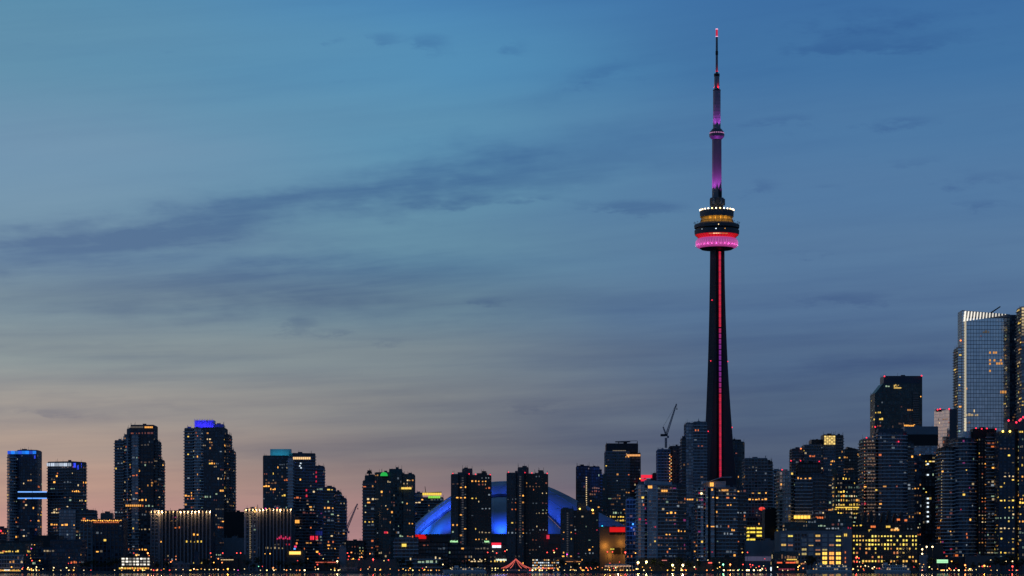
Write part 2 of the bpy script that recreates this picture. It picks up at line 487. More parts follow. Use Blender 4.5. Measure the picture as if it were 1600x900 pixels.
def volume(root, v, D, r, first):
    st = dict(STY[v.get('st', 'condo')]); st.update({k: v[k] for k in st if k in v})
    Dv = D + v.get('dd', 0.0)
    poly = footprint(v, Dv)
    z0 = Z(v['yb'], Dv) if 'yb' in v else GZ
    z1 = Z(v['yt'], Dv)
    zt = None
    if 'yt2' in v:                                   # roof that slopes from left to right
        za, zb, xa, xb = z1, Z(v['yt2'], Dv), X(v['x'][0], Dv), X(v['x'][1], Dv)
        zt = lambda x, y: za + (zb - za) * (x - xa) / (xb - xa)
        z1 = min(za, zb)
    body = MB(); body.prism(poly, z0, z1, 0, zt)
    body.build(v.get('name', 'tower_block' if first else 'wing'), v.get('body', st['wall']), root)
    gridb, panes = MB(), MB()
    H = z1 - z0
    nf = max(1, round(H / st['fh'])); fh = H / nf
    n = len(poly)
    for i in range(n):
        p, q = poly[i], poly[(i + 1) % n]
        ex, ey = q[0] - p[0], q[1] - p[1]; Lf = math.hypot(ex, ey)
        if Lf < 1.0: continue
        d = (ex / Lf, ey / Lf); nr = (d[1], -d[0])
        mx, my = (p[0] + q[0]) / 2, (p[1] + q[1]) / 2
        face = -(nr[0] * mx + nr[1] * my) / math.hypot(mx, my)
        if face < -.12: continue
        nb = max(1, round(Lf / st['bw'])); bw = Lf / nb
        for b in range(nb + 1):
            s = b * bw
            a0, a1 = max(.03, s - st['pw'] / 2), min(Lf - .03, s + st['pw'] / 2)
            if a1 - a0 > .05: gridb.obox(p, d, nr, a0, a1, -.2, st['pd'], z0 + .02, z1 + .25)
        for k in range(nf + 1):
            zz = z0 + k * fh
            gridb.obox(p, d, nr, .05, Lf - .05, -.2, st['sd'], max(z0 + .05, zz - st['sh'] / 2), min(z1 + .15, zz + st['sh'] / 2))
        for k in range(nf):
            run = 0
            for b in range(nb):
                sA, sB = b * bw + st['pw'] / 2, (b + 1) * bw - st['pw'] / 2
                zA, zB = z0 + k * fh + st['sh'] / 2, z0 + (k + 1) * fh - st['sh'] / 2
                t = r.random() ** 2.2
                e = .03
                panes.quad([(p[0] + d[0] * sA + nr[0] * e, p[1] + d[1] * sA + nr[1] * e, zA), (p[0] + d[0] * sB + nr[0] * e, p[1] + d[1] * sB + nr[1] * e, zA),
                            (p[0] + d[0] * sB + nr[0] * e, p[1] + d[1] * sB + nr[1] * e, zB), (p[0] + d[0] * sA + nr[0] * e, p[1] + d[1] * sA + nr[1] * e, zB)], 0, t)
                if face < .05 or z0 + k * fh < 6: continue
                on = False
                if run > 0: on, run = True, run - 1
                elif r.random() < st['lit'] * 2.8 * (1.3 - .6 * k / nf):
                    on = True; run = r.choice((0, 0, 0, 0, 1, 1, 2, 4)); cc, ss = r.choice(PAL[st['pal']])
                if on:
                    w = (sB - sA) * r.choice((.9, .65, .45, .35)); o = (sB - sA - w) * r.random()
                    hh = (zB - zA) * r.choice((.8, .6, .45))
                    add_window(root, p, d, nr, sA + o, sA + o + w, zA + .05, zA + hh, cc, ss * r.uniform(.8, 1.0) if False else ss)
    gridb.build('facade_grid', st['wall'], root, 'stuff')
    if panes.v: panes.build('window_panes', st['pane'], root, 'stuff')
    if st['slab']:
        sm = MB(); op = offset_poly(poly, st['sl'])
        cx, cy = poly[0]
        sm.prism(op, -.16, .52)
        me = sm.mesh('balcony slab', [st['slab']], (cx, cy, 0))
        for k in range(1, nf + 1):
            if k == nf and H > 12: continue
            piece('balcony_slab', me, root, (cx, cy, z0 + k * fh))
    # roof edge and small plant
    rp = MB()
    xs = [c[0] for c in poly]; ys = [c[1] for c in poly]
    if not zt:
        ip = offset_poly(poly, -.3 if n == 4 else -.6)
        rp.prism(ip, z1 + .02, z1 + .9)
        cxm = sum(xs) / n; cym = sum(ys) / n
        for k in range(v.get('plant', 1)):
            t = r.random(); pp = ip[0]; qq = ip[1]
            bx, by = pp[0] + (qq[0] - pp[0]) * t, pp[1] + (qq[1] - pp[1]) * t
            bx += (cxm - bx) * .7; by += (cym - by) * .7
            w, h = r.uniform(1, 2.4), r.uniform(.8, 1.8)
            rp.box(bx - w, bx + w, by - w, by + w, z1 + .9, z1 + .9 + h)
        for k in range(v.get('posts', 6)):
            e = r.randrange(n); pp, qq = ip[e], ip[(e + 1) % n]; t = r.random()
            bx, by = pp[0] + (qq[0] - pp[0]) * t, pp[1] + (qq[1] - pp[1]) * t
            rp.tube((bx, by, z1 + .5), (bx, by, z1 + r.uniform(2.0, 4.5)), .16, .1, 5)
        rp.build('roof_plant', st['wall'] if st['wall'] is not m_pale else m_grey, root)
    return poly, z0, z1, fh

def building(name, label, D, vols, cat='building', seed=None, group=None):
    r = random.Random(seed if seed is not None else hash_name(label))
    xs = [v['x'][0] for v in vols] + [v['x'][1] for v in vols]
    root = thing(name, label, cat, (X((min(xs) + max(xs)) / 2, D), D + 12, GZ), group)
    root_info = []
    for i, v in enumerate(vols):
        root_info.append(volume(root, v, D, r, i == 0))
    return root, root_info

def hash_name(s):
    h = 5381
    for ch in s: h = (h * 33 + ord(ch)) & 0x7fffffff
    return h

def wrow(root, D, x0, x1, py, h, c, s, n=1, gap=.25, off=.5, name='lit_window'):
    """a row of n lit openings on a wall facing the lake; px units"""
    w = (x1 - x0) / n
    for i in range(n):
        a, b = X(x0 + w * (i + gap / 2), D), X(x0 + w * (i + 1 - gap / 2), D)
        za, zb = Z(py + h / 2, D), Z(py - h / 2, D)
        piece(name, lit_mesh(c, s), root, ((a + b) / 2, D - off, (za + zb) / 2), 0, (b - a, .3, zb - za))

_ball = {}
def bulb(root, D, px, py, c, s, r=.6, name='beacon'):
    k = (c, s, r)
    if k not in _ball:
        b = MB(); b.ball((0, 0, 0), r); _ball[k] = b.mesh('bulb', [glow(c, s)], smooth=True)
    return piece(name, _ball[k], root, PT(px, py, D))

# ------------------------------------------------------------------ the setting
def sheet(name, pts, m, kind='structure'):
    b = MB(); b.quad(pts); return b.build(name, m, None, kind)
m_ground = mat('city ground', (.05, .05, .052), .9, vscale=.02)
sheet('ground', [(-12000, 2000, GZ), (12000, 2000, GZ), (12000, 30000, GZ), (-12000, 30000, GZ)], m_ground)
m_water = bpy.data.materials.new('lake water')
m_water.use_nodes = True
_t = m_water.node_tree; _b = _t.nodes['Principled BSDF']
_b.inputs['Base Color'].default_value = (.004, .007, .012, 1); _b.inputs['Roughness'].default_value = .06
_b.inputs['IOR'].default_value = 1.33
_tc = _t.nodes.new('ShaderNodeTexCoord'); _n = _t.nodes.new('ShaderNodeTexNoise')
_n.inputs['Scale'].default_value = .35; _n.inputs['Detail'].default_value = 5
_bp = _t.nodes.new('ShaderNodeBump'); _bp.inputs['Strength'].default_value = 1.0; _bp.inputs['Distance'].default_value = .10
_t.links.new(_tc.outputs['Object'], _n.inputs['Vector']); _t.links.new(_n.outputs['Fac'], _bp.inputs['Height']); _t.links.new(_bp.outputs[0], _b.inputs['Normal'])
sheet('lake_water', [(-12000, -6000, 0), (12000, -6000, 0), (12000, 2001, 0), (-12000, 2001, 0)], m_water)
qb = MB(); qb.box(-1200, 1200, 1998.6, 2000.3, -2, GZ + .25)
for i in range(240):
    qb.box(-1200 + i * 10 - .3, -1200 + i * 10 + .3, 1998.2, 1998.7, -.5, GZ + .1)
qb.build('quay_wall', m_conc, None, 'structure')
rb = MB(); rb.box(-1500, 1500, 2110, 2126, GZ + .004, GZ + .03)
rb.build('lakeshore_road', mat('asphalt', (.045, .045, .048), .9), None, 'structure')

# ------------------------------------------------------------------ the communications tower
TD = 2600.0; TX = X(1120, TD)
tower = thing('communications_tower', 'tall concrete tower with pink ringed pod, red light strip and needle antenna', 'tower', (TX, TD, GZ))
k_ = TD / F
def tz(py): return Z(py, TD)
lights_n = 0
# shaft: core with three buttress legs that flare towards the ground
LEGS = [radians(-38), radians(82), radians(202)]           # from the lake side, to the right
def leg_R(z):
    t = min(1, max(0, (z - GZ) / (tz(388) - GZ)))
    return 7.6 + 22.0 * (1 - t) ** 2.0 + 1.2 * (1 - t)
def section(z):
    R = leg_R(z); w = 3.1 + 1.3 * (1 - min(1, z / 330)); rc = 5.2 + 1.6 * (1 - min(1, z / 330)); pts = []
    for a in LEGS:
        for (rr, ww) in ((rc * .8, -w * 1.05), (R, -w), (R, w), (rc * .8, w * 1.05)):
            pts.append((TX + rr * sin(a) + ww * cos(a), TD - rr * cos(a) + ww * sin(a), z))
    return pts
sb = MB(); zs = [GZ + (tz(386) - GZ) * i / 26 for i in range(27)]
rows = [section(z) + [section(z)[0]] for z in zs]
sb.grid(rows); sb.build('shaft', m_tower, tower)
# slip-form joints on the legs
jb = MB()
for i in range(1, 26):
    z = zs[i]
    a = section(z)
    for li in range(3):
        p, q = a[li * 4 + 1], a[li * 4 + 2]
        jb.tube(p, q, .12, .12, 4)
jb.build('slipform_joint', m_conc, tower, 'stuff')
# lit lift shafts in the recess that faces the lake
VA = radians(22)
def strip(name, py0, py1, c, s):
    b = MB(); n = max(1, int((py1 - py0) / 3))
    for i in range(n):
        ya, yb = py0 + (py1 - py0) * i / n, py0 + (py1 - py0) * (i + .9) / n
        z1, z0 = tz(ya), tz(yb); zm = (z0 + z1) / 2
        rc = 7.0 + 1.8 * (1 - min(1, zm / 330))
        cxx, cyy = TX + rc * sin(VA), TD - rc * cos(VA)
        u = (cos(VA), sin(VA)); nr = (sin(VA), -cos(VA))
        b.obox((cxx, cyy), u, nr, -1.0, 1.0, -3.0, .2, z0, z1, (i * 7 + i // 3) % 4)
    b.build(name, [glow(c, s), glow(c, s * .75), glow(c, s * 1.15), glow(c, s * .9)], tower)
fr = MB()
for i in range(26):
    z0, z1 = zs[i], zs[i + 1]
    rc = 6.3 + 1.8 * (1 - min(1, (z0 + z1) / 660))
    fr.obox((TX + rc * sin(VA), TD - rc * cos(VA)), (cos(VA), sin(VA)), (sin(VA), -cos(VA)), -2.6, 2.6, -4, 0, z0, z1 + .01)
fr.build('lift_housing', m_black, tower)
strip('lift_light_strip', 394, 512, (1, .006, .035), .50)
for i in range(12):
    u = sin(pi * (i + .5) / 12) ** .7; strip('lift_light_strip', 514 + i * 8.5, 514 + i * 8.5 + 7.2, (1 - .58 * u, .006 + .012 * u, .035 + .5 * u), .50 - .12 * u)
strip('lift_light_strip', 616, 748, (1, .006, .035), .50)

def ring(name, prof, m, seg=64, smooth=True, parent=tower, rot=0.0):
    b = MB(); b.lathe([(r * k_, tz(y)) for r, y in prof], TX, TD, seg, 0, rot)
    o = b.build(name, m, parent)
    if smooth:
        me = o.data
        me.polygons.foreach_set('use_smooth', [len(p.vertices) == 4 for p in me.polygons])
        try: me.set_sharp_from_angle(angle=radians(28))
        except Exception: pass
    return o
g_radome = mat('backlit radome', (.6, .3, .5), .5, emit=(1.0, .11, .58), strength=.31, var=.1, vscale=.4, sample=True)
ring('pod_underside', [(12.5, 391.5), (24, 390), (28, 387.2), (28, 386)], m_dark)
radome = ring('radome', [(27.5, 388), (30.5, 386.5), (32.3, 383.5), (32.9, 380), (32.4, 376.5), (30.5, 373.6), (27, 372.3), (24, 372)], g_radome)
rib = MB()
for i in range(48):
    a = 2 * pi * i / 48
    for (r0, y0, r1, y1) in ((32.5, 383.5, 33.1, 380), (33.1, 380, 32.6, 376.5)):
        rib.tube((TX + r0 * k_ * sin(a), TD - r0 * k_ * cos(a), tz(y0)), (TX + r1 * k_ * sin(a), TD - r1 * k_ * cos(a), tz(y1)), .16, .16, 4)
rib.build('radome_rib', mat('radome seam', (.5, .3, .45), .5, emit=(.9, .25, .7), strength=.5, var=0), radome, 'stuff')
for i in range(30):
    a = 2 * pi * (i + .5) / 30; rr = 33.6 * k_
    p = (TX + rr * sin(a), TD - rr * cos(a), tz(384.2))
    b = MB(); b.ball(p, .14, 0, 6, 4); b.tube(p, (TX + 31.5 * k_ * sin(a), TD - 31.5 * k_ * cos(a), tz(386)), .1, .1, 4, 1); b.build('radome_lamp', [glow((1, .55, .85), 4.0), m_dark], radome)
    if cos(a) > -.2: lamp('radome_light', tower, p, (1, .16, .66), 150 * (.6 + .8 * ((i * 7) % 5) / 4), .25)
g_red = mat('red lit band', (.4, .05, .05), .5, emit=(1, .012, .012), strength=.50, var=.35, vscale=.3, sample=True)
ring('red_light_band', [(26.5, 373), (28, 372.4), (34, 367.2), (33, 367)], g_red)
rbar = MB()
for i in range(40):
    a = 2 * pi * i / 40
    rbar.tube((TX + 28.2 * k_ * sin(a), TD - 28.2 * k_ * cos(a), tz(372.4)), (TX + 34.1 * k_ * sin(a), TD - 34.1 * k_ * cos(a), tz(367.3)), .14, .14, 4)
rbar.build('band_mullion', m_dark, tower, 'stuff')
ring('lower_deck', [(33.6, 367.6), (34.6, 366), (35, 360.5), (34, 359.4), (30, 359.2)], m_conc)
ring('deck_recess', [(31.5, 360), (31.5, 356.6)], m_black)
ring('upper_deck', [(30, 357.2), (35, 356.8), (35.4, 352.6), (34.6, 351.6), (27.5, 348.6), (20, 348.3)], m_conc)
g_amb = mat('amber lit glazing', (.3, .2, .08), .5, emit=(1, .44, .04), strength=.26, var=.45, vscale=.5, sample=True)
glz = ring('restaurant_glazing', [(26.2, 349), (23.5, 342.2), (22.8, 339)], g_amb)
mul = MB()
for i in range(60):
    a = 2 * pi * i / 60
    mul.tube((TX + 26.5 * k_ * sin(a), TD - 26.5 * k_ * cos(a), tz(349)), (TX + 23.2 * k_ * sin(a), TD - 23.2 * k_ * cos(a), tz(339.4)), .17, .17, 4)
for rr, yy in ((24.9, 345.3),):
    for i in range(60):
        a, c = 2 * pi * i / 60, 2 * pi * (i + 1) / 60
        mul.tube((TX + rr * k_ * sin(a), TD - rr * k_ * cos(a), tz(yy)), (TX + rr * k_ * sin(c), TD - rr * k_ * cos(c), tz(yy)), .17, .17, 4)
mul.build('glazing_bar', m_dark, glz, 'stuff')
for i in range(18):
    a = 2 * pi * (i + .5) / 18; rr = 26.0 * k_
    if cos(a) > -.2: lamp('restaurant_light', tower, (TX + rr * sin(a), TD - rr * cos(a), tz(341.2)), (1, .50, .06), 150 * (1.8 if cos(a) > .75 else .5), .2)
rdrum = ring('roof_drum', [(22, 340), (26, 339.6), (26.6, 331), (26, 329.6), (10, 329)], m_conc)
for i in range(26):
    a = 2 * pi * (i + .5) / 26
    b = MB(); p = (TX + 26.2 * k_ * sin(a), TD - 26.2 * k_ * cos(a), tz(329.2))
    b.ball((p[0], p[1], p[2] + .5), .72, 0, 8, 5)
    b.tube((p[0], p[1], p[2] - .6), (p[0], p[1], p[2]), .2, .2, 5, 1)
    b.build('rim_lamp', [glow((1, .80, .50) if i % 3 else (1, .62, .25), 5.0), m_dark], rdrum)
for i in range(20):
    a = 2 * pi * (i + .5) / 20
    b = MB()
    u = (TX + 34 * k_ * sin(a), TD - 34 * k_ * cos(a)); v = (TX + 36.3 * k_ * sin(a), TD - 36.3 * k_ * cos(a))
    b.tube((u[0], u[1], tz(352)), (v[0], v[1], tz(347.4)), .13, .13, 4)
    b.tube((v[0], v[1], tz(347.4)), (TX + 31 * k_ * sin(a), TD - 31 * k_ * cos(a), tz(350)), .13, .13, 4)
    b.build('walk_rail', m_dark, tower)
for (px, py, c, s, r) in ((1120, 354.8, C_WW, 3, .4), (1116, 361.5, C_WH, 3, .45), (1130, 361.2, C_AM, 1.5, .4), (1095, 361, C_WH, .8, .4)):
    bx = (px - 1120) * k_
    rr = 35.2 * k_
    b = MB(); b.ball((TX + bx, TD - math.sqrt(rr * rr - bx * bx), tz(py)), r); b.build('deck_lamp', [glow(c, s)], tower)
for i in range(9):
    a = radians(-24 + i * 6)
    b = MB(); rr = 32.0 * k_
    b.obox((TX + rr * sin(a), TD - rr * cos(a)), (cos(a), sin(a)), (sin(a), -cos(a)), -.9, .9, -.3, .6, tz(368.9), tz(367.8))
    b.build('window', [glow(C_WW if i in (2, 3, 4, 5) else C_AM, 1.6 if i in (2, 3, 4) else .5)], tower)
ring('collar', [(10.6, 330), (10.6, 321.5), (11.6, 320.5), (11.6, 310.5), (10.8, 309.4), (7.0, 309)], m_conc, 8, False, rot=radians(22.5))
for a in (-.5, .55, 1.6):
    cb = MB()
    cx_, cy_ = TX + 11.4 * k_ * sin(a), TD - 11.4 * k_ * cos(a)
    cb.obox((cx_, cy_), (cos(a), sin(a)), (sin(a), -cos(a)), -1.1, 1.1, -1, .9, tz(321), tz(311))
    cb.build('antenna_panel', m_grey, tower)
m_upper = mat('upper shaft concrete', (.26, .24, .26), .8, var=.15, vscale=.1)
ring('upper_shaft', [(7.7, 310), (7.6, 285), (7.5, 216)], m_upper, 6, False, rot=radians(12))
eb = MB(); eb.box(TX + .6 * k_, TX + 7.4 * k_, TD - 7.2 * k_, TD, tz(309.3), tz(295.5)); eb.build('equipment_box', m_black, tower)
m_skyp = mat('sky pod cladding', (.14, .13, .17), .5)
skp = ring('sky_pod', [(7.6, 218), (9.6, 216), (11.6, 213.5), (11.9, 211), (11.9, 209.6), (11.0, 208.8), (11.0, 207.4), (11.4, 206.8), (9.3, 204.2), (7.2, 201.5), (5.0, 200.6)], m_skyp)
for i in range(24):
    a = 2 * pi * (i + .5) / 24
    b = MB(); rr = 11.1 * k_
    b.obox((TX + rr * sin(a), TD - rr * cos(a)), (cos(a), sin(a)), (sin(a), -cos(a)), -.55, .55, -.2, .15, tz(208.7), tz(207.5))
    b.build('window', [glow((.9, .35, .75), .55)], skp)
m_ant = mat('antenna sleeve', (.30, .29, .33), .6, var=.12, vscale=.3)
ring('antenna_sleeve', [(5.9, 201), (5.9, 141.6)], m_ant, 12, False)
ab = MB()
for i in range(10):
    ab.lathe([(5.98 * k_, tz(196 - i * 5.5) - .12), (5.98 * k_, tz(196 - i * 5.5) + .12)], TX, TD, 12)
ab.build('sleeve_joint', m_grey, tower, 'stuff')
ring('antenna_ring', [(6.1, 142), (6.1, 140.2)], m_black, 12, False)
ring('antenna_mast', [(4.1, 140.4), (4.0, 119)], m_ant, 12, False)
ring('antenna_ring', [(4.5, 119.4), (4.5, 115.2)], m_black, 12, False)
ring('antenna_needle', [(1.9, 115.4), (1.8, 86)], m_grey, 8, False)
ring('antenna_node', [(2.1, 86.2), (2.1, 80)], m_black, 8, False)
ring('antenna_needle', [(1.75, 80.2), (1.6, 57.4)], m_grey, 8, False)
ring('antenna_ring', [(2.0, 57.6), (2.0, 56.6)], glow((1, .5, .75), 1.0), 8, False)
ring('antenna_tip', [(1.6, 56.8), (1.5, 46)], mat('red lit tip', (.4, .05, .08), .5, emit=(1, .02, .06), strength=.55, var=.3, vscale=.8), 8, False)
ring('antenna_cap', [(1.9, 46.2), (1.9, 44.8)], glow((1, .5, .75), 1.0), 8, False)
for (px, py) in ((1117, 674), (1110, 565), (1113, 471), (1127, 471)):
    pass
for (ang, py) in ((LEGS[0], 675), (LEGS[0], 565), (LEGS[0], 470), (LEGS[1], 565), (LEGS[1], 668)):
    z = tz(py); R = leg_R(z) + .3
    b = MB(); b.ball((TX + R * sin(ang), TD - R * cos(ang), z), .55); b.build('beacon', [glow(C_RE, 2.0)], tower)
# floodlights on the tower
PUR = (.66, .09, .88)
for i in range(6):
    a = 2 * pi * (i + .5) / 6
    r1 = 13.5 * k_
    p = (TX + r1 * sin(a), TD - r1 * cos(a), tz(308))
    lamp('floodlight', tower, p, PUR, 52000, .6, 'SPOT', (TX + 6 * k_ * sin(a), TD - 6 * k_ * cos(a), tz(262)), 40, 1.0)
    r2 = 10.6 * k_
    p = (TX + r2 * sin(a), TD - r2 * cos(a), tz(202.5))
    lamp('floodlight', tower, p, PUR, 15000, .4, 'SPOT', (TX + 4 * k_ * sin(a), TD - 4 * k_ * cos(a), tz(174)), 42, 1.0)
for i in range(3):
    a = 2 * pi * i / 3 + .5
    p = (TX + 5.6 * k_ * sin(a), TD - 5.6 * k_ * cos(a), tz(139.3))
    lamp('floodlight', tower, p, (1, .01, .02), 3600, .2, 'SPOT', (TX, TD, tz(132)), 70, .8)
    p = (TX + 4.0 * k_ * sin(a), TD - 4.0 * k_ * cos(a), tz(114.3))
    lamp('floodlight', tower, p, (1, .01, .03), 1800, .2, 'SPOT', (TX, TD, tz(106)), 60, .8)

# ------------------------------------------------------------------ the domed stadium
SD = 2480.0; sk = SD / F
stad = thing('domed_stadium', 'huge blue lit dome with arched roof panels rising behind apartment towers', 'stadium', (X(808, SD), SD, GZ))
m_memb_bluelit = mat('blue light tinted membrane', (.30, .35, .45), .55, var=.14, vscale=.03)  # roof itself is white; the blue cast of its lighting is put into this colour
def resample(pts, n):
    d = [0.0]
    for a, b in zip(pts, pts[1:]): d.append(d[-1] + math.hypot(b[0] - a[0], b[1] - a[1]))
    out = []
    for i in range(n + 1):
        t = d[-1] * i / n; j = 0
        while j < len(d) - 2 and d[j + 1] < t: j += 1
        f = (t - d[j]) / (d[j + 1] - d[j]); out.append((pts[j][0] + (pts[j + 1][0] - pts[j][0]) * f, pts[j][1] + (pts[j + 1][1] - pts[j][1]) * f))
    for _ in range(6):
        out = [out[0]] + [((out[i - 1][0] + 2 * out[i][0] + out[i + 1][0]) / 4, (out[i - 1][1] + 2 * out[i][1] + out[i + 1][1]) / 4) for i in range(1, n)] + [out[-1]]
    return out
OUT = resample([(630, 838), (645, 822), (665, 803), (690, 784), (715, 767), (742, 756), (768, 752), (808, 751), (830, 752), (850, 757), (872, 766), (895, 778), (920, 792), (950, 808), (975, 820), (996, 832)], 48)
INN = resample([(652, 835), (661, 824), (680, 810), (704, 792), (730, 781), (757, 774), (785, 771), (812, 773), (835, 784), (856, 801), (877, 822), (888, 835)], 48)
def P3(p, D, sc=1.0, c=(0, 0)):
    return PT(p[0], p[1], D)
ob_ = MB()
def lerp3(a, b, t): return tuple(a[i] + (b[i] - a[i]) * t for i in range(3))
outer = [P3(p, SD + 25) for p in OUT]; inner = [P3(p, SD - 18) for p in INN]
NR = 8
def panel_pt(i, t):
    a = lerp3(inner[i], outer[i], t); bul = 5.0 * sin(pi * t) * sin(pi * i / 48)
    return (a[0], a[1] - bul * .6, a[2] + bul * .7)
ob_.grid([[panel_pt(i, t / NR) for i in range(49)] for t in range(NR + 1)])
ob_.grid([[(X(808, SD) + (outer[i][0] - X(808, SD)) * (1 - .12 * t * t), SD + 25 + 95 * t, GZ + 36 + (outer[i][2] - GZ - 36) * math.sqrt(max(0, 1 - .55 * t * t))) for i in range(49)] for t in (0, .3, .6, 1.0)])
arp = ob_.build('arched_roof_panel', m_memb_bluelit, stad, smooth=True)
lip = MB()
lip.grid([[(p[0], p[1] + d, p[2] + q) for p in inner] for (d, q) in ((.3, -2.6), (-.4, -2.4), (-.6, 0), (0.1, .15))])
lip.build('arch_edge_beam', m_dark, stad)
qd = MB(); xc = X(770, SD); zb = Z(835.5, SD - 20); zt_ = max(p[2] for p in inner) - 3.2
INN2 = [(p[0], p[2] - 3.0) for p in inner]
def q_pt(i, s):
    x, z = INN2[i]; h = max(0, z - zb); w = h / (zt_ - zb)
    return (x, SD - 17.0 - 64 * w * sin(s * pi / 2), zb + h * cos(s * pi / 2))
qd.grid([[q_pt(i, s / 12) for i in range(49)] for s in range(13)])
qd.build('quarter_dome_panel', m_memb_bluelit, stad, smooth=True)
sm_ = MB()
for t in (.33, .66):
    for i in range(48):
        a, b = panel_pt(i, t), panel_pt(i + 1, t)
        sm_.tube((a[0], a[1] - .1, a[2] + .1), (b[0], b[1] - .1, b[2] + .1), .22, .22, 4)
for i in range(4, 48, 5):
    for t in range(NR):
        a, b = panel_pt(i, t / NR), panel_pt(i, (t + 1) / NR)
        sm_.tube((a[0], a[1] - .1, a[2] + .1), (b[0], b[1] - .1, b[2] + .1), .2, .2, 4)
for i in range(6, 46, 6):
    for s in range(12):
        sm_.tube(tuple(q_pt(i, s / 12)), tuple(q_pt(i, (s + 1) / 12)), .22, .22, 4)
sm_.build('roof_seam', mat('roof seam', (.28, .29, .33), .6), arp, 'stuff')
# drum and lower concourse
db = MB()
dp = [(X(620, SD), SD + 120), (X(622, SD), SD - 20)]
for i in range(1, 16):
    a = pi - pi * i / 16
    dp.append((X(808, SD) + 116 * cos(a), SD - 22 - 74 * sin(a)))
dp += [(X(994, SD), SD - 20), (X(994, SD), SD + 120)]
db.prism(dp, GZ, zb - .3)
m_drum = mat('stadium precast', (.15, .115, .11), .8)
db.build('concourse_wall', m_drum, stad)
rb2 = MB(); rb2.prism(offset_poly(dp, .8), zb - 9.5, zb - 8.2); rb2.prism(offset_poly(dp, .9), zb - 2.0, zb - .2); rb2.build('wall_cornice', m_conc, stad)
BLU = (.015, .10, 1.0)
def drum_d0(px):
    c_ = max(-.99, min(.99, (X(px, SD) - X(808, SD)) / 116.0)); return SD - 22 - 74 * math.sqrt(1 - c_ * c_) + 1
def roof_flood(p0, p1, c, P, cone): lamp('floodlight', stad, p0, c, P, 1.0, 'SPOT', p1, cone, 1.0)
# added floods on made-up arms ahead of the inner arch turn the arched panel blue
for i in range(3, 47, 4):
    q0 = panel_pt(i, 0.0); p1 = panel_pt(i, .75); t = abs(i - 24) / 24
    fp = (q0[0], q0[1] - 16.0, q0[2] + 3.0)
    roof_flood(fp, p1, (.03, .10, 1), 12000 + 14000 * t + (60000 if i < 12 else 0), 95)
    q = MB(); q.tube((q0[0], q0[1] - .3, q0[2] - .6), (fp[0], fp[1], fp[2] - .4), .22, .16, 5); q.build('added_flood_arm', m_dark, stad)
# floods on the concourse edge wash the quarter dome
for px in (676, 712, 748, 784, 820, 856, 884):
    d0 = drum_d0(px)
    roof_flood((X(px, d0), d0, zb + 1.5), (X(px * .75 + 770 * .25, SD), SD - 45, Z(803, SD)), (.02, .11, 1), 60000, 80)
roof_flood((X(646, SD), SD - 44, zb + 1.5), PT(668, 812, SD - 8), (.005, .13, 1), 110000, 80)
roof_flood((X(664, SD), SD - 56, zb + 1.5), PT(684, 822, SD - 35), (.005, .18, 1), 26000, 100)
roof_flood((X(936, SD), SD - 58, zb + 1.5), PT(925, 812, SD), (.01, .10, 1), 26000, 90)
bulb(stad, SD - 66, 941, 822, C_CY, 2.5, .7, 'floodlight_lens')
def sign_panel(root, D, x0, x1, y0, y1, m, name='sign_panel', off=.6):
    b = MB(); b.box(X(x0, D), X(x1, D), D - off, D - off + .5, Z(y1, D), Z(y0, D)); return b.build(name, m, root)
g_sign = mat('red lit sign', (.4, .03, .03), .5, emit=(1, .01, .012), strength=.62, var=.25, vscale=.5)
def drum_d(px):
    c_ = max(-1, min(1, (X(px, SD) - X(808, SD)) / 116.0)); return SD - 22 - 74 * math.sqrt(1 - c_ * c_)
DF = drum_d(656) - 6
sign_panel(stad, DF, 645, 655, 835.5, 839, g_sign); sign_panel(stad, DF, 654, 666, 835.5, 842, g_sign)

# ------------------------------------------------------------------ the city, west (left) to east (right)
V = dict
def crown(root, D, x0, x1, y0, y1, m, name='crown', dep=14, off=0.0):
    b = MB(); b.box(X(x0, D), X(x1, D), D + off, D + off + dep, Z(y1, D), Z(y0, D)); return b.build(name, m, root)
def glow_band(c, s, var=.4, vs=.35):
    return mat('lit crown glazing', (.1, .1, .12), .4, emit=c, strength=s, var=var, vscale=vs)
def beacons(root, D, lst, s=2.5, r=.6):
    for px, py in lst: bulb(root, D, px, py, C_RE, s, r)

b, _ = building('apartment_tower', 'slim dark tower with bright blue crown joined to a glowing skybridge', 2560, [
    V(x=(10, 25), yt=710, st='condo', bow=6, dep=20, lit=.05), V(x=(24.6, 57), yt=704, st='glass', bow=5, dep=24, lit=.03, seg=9)], seed=1)
for i in range(8): wrow(b, 2558, 12 + i * 5.6, 17.5 + i * 5.6, 707, 5.0, (.01, .22, 1) if i % 3 else (.02, .10, .9), (.55, .8, .35, .6)[i % 4], 1, .02, 1.0)
wrow(b, 2558, 53, 56, 714, 5, (.02, .05, 1), .5, 1)
b, _ = building('apartment_tower', 'flat topped dark tower with white and blue lit top floor beside the skybridge', 2560, [
    V(x=(71, 129), xs=112, al=25, yt=722, st='condod', lit=.04)], seed=2)
for i in range(6): wrow(b, 2560 + (112 - 73 - i * 6.5) * .2965 - 3.0, 73 + i * 6.5, 79 + i * 6.5, 726, 5, (.75, .85, 1), (.45, .6, .3)[i % 3], 2, .15, .5)
for i in range(3): wrow(b, 2560 + (3 + i * 4.6) * 1.364 - .8, 115 + i * 4.6, 119 + i * 4.6, 727 + (i % 2) * 3, 7, (.03, .06, 1), (.8, .5, .6)[i], 1, .15, 1.2)
sb_ = thing('skybridge', 'enclosed bridge edged with two blue light strips between two dark towers', 'bridge', (X(50, 2556), 2556, Z(779, 2556)))
q = MB(); q.box(X(27, 2556), X(74, 2556), 2550, 2559, Z(779, 2556), Z(768, 2556)); q.build('bridge_body', m_navy, sb_)
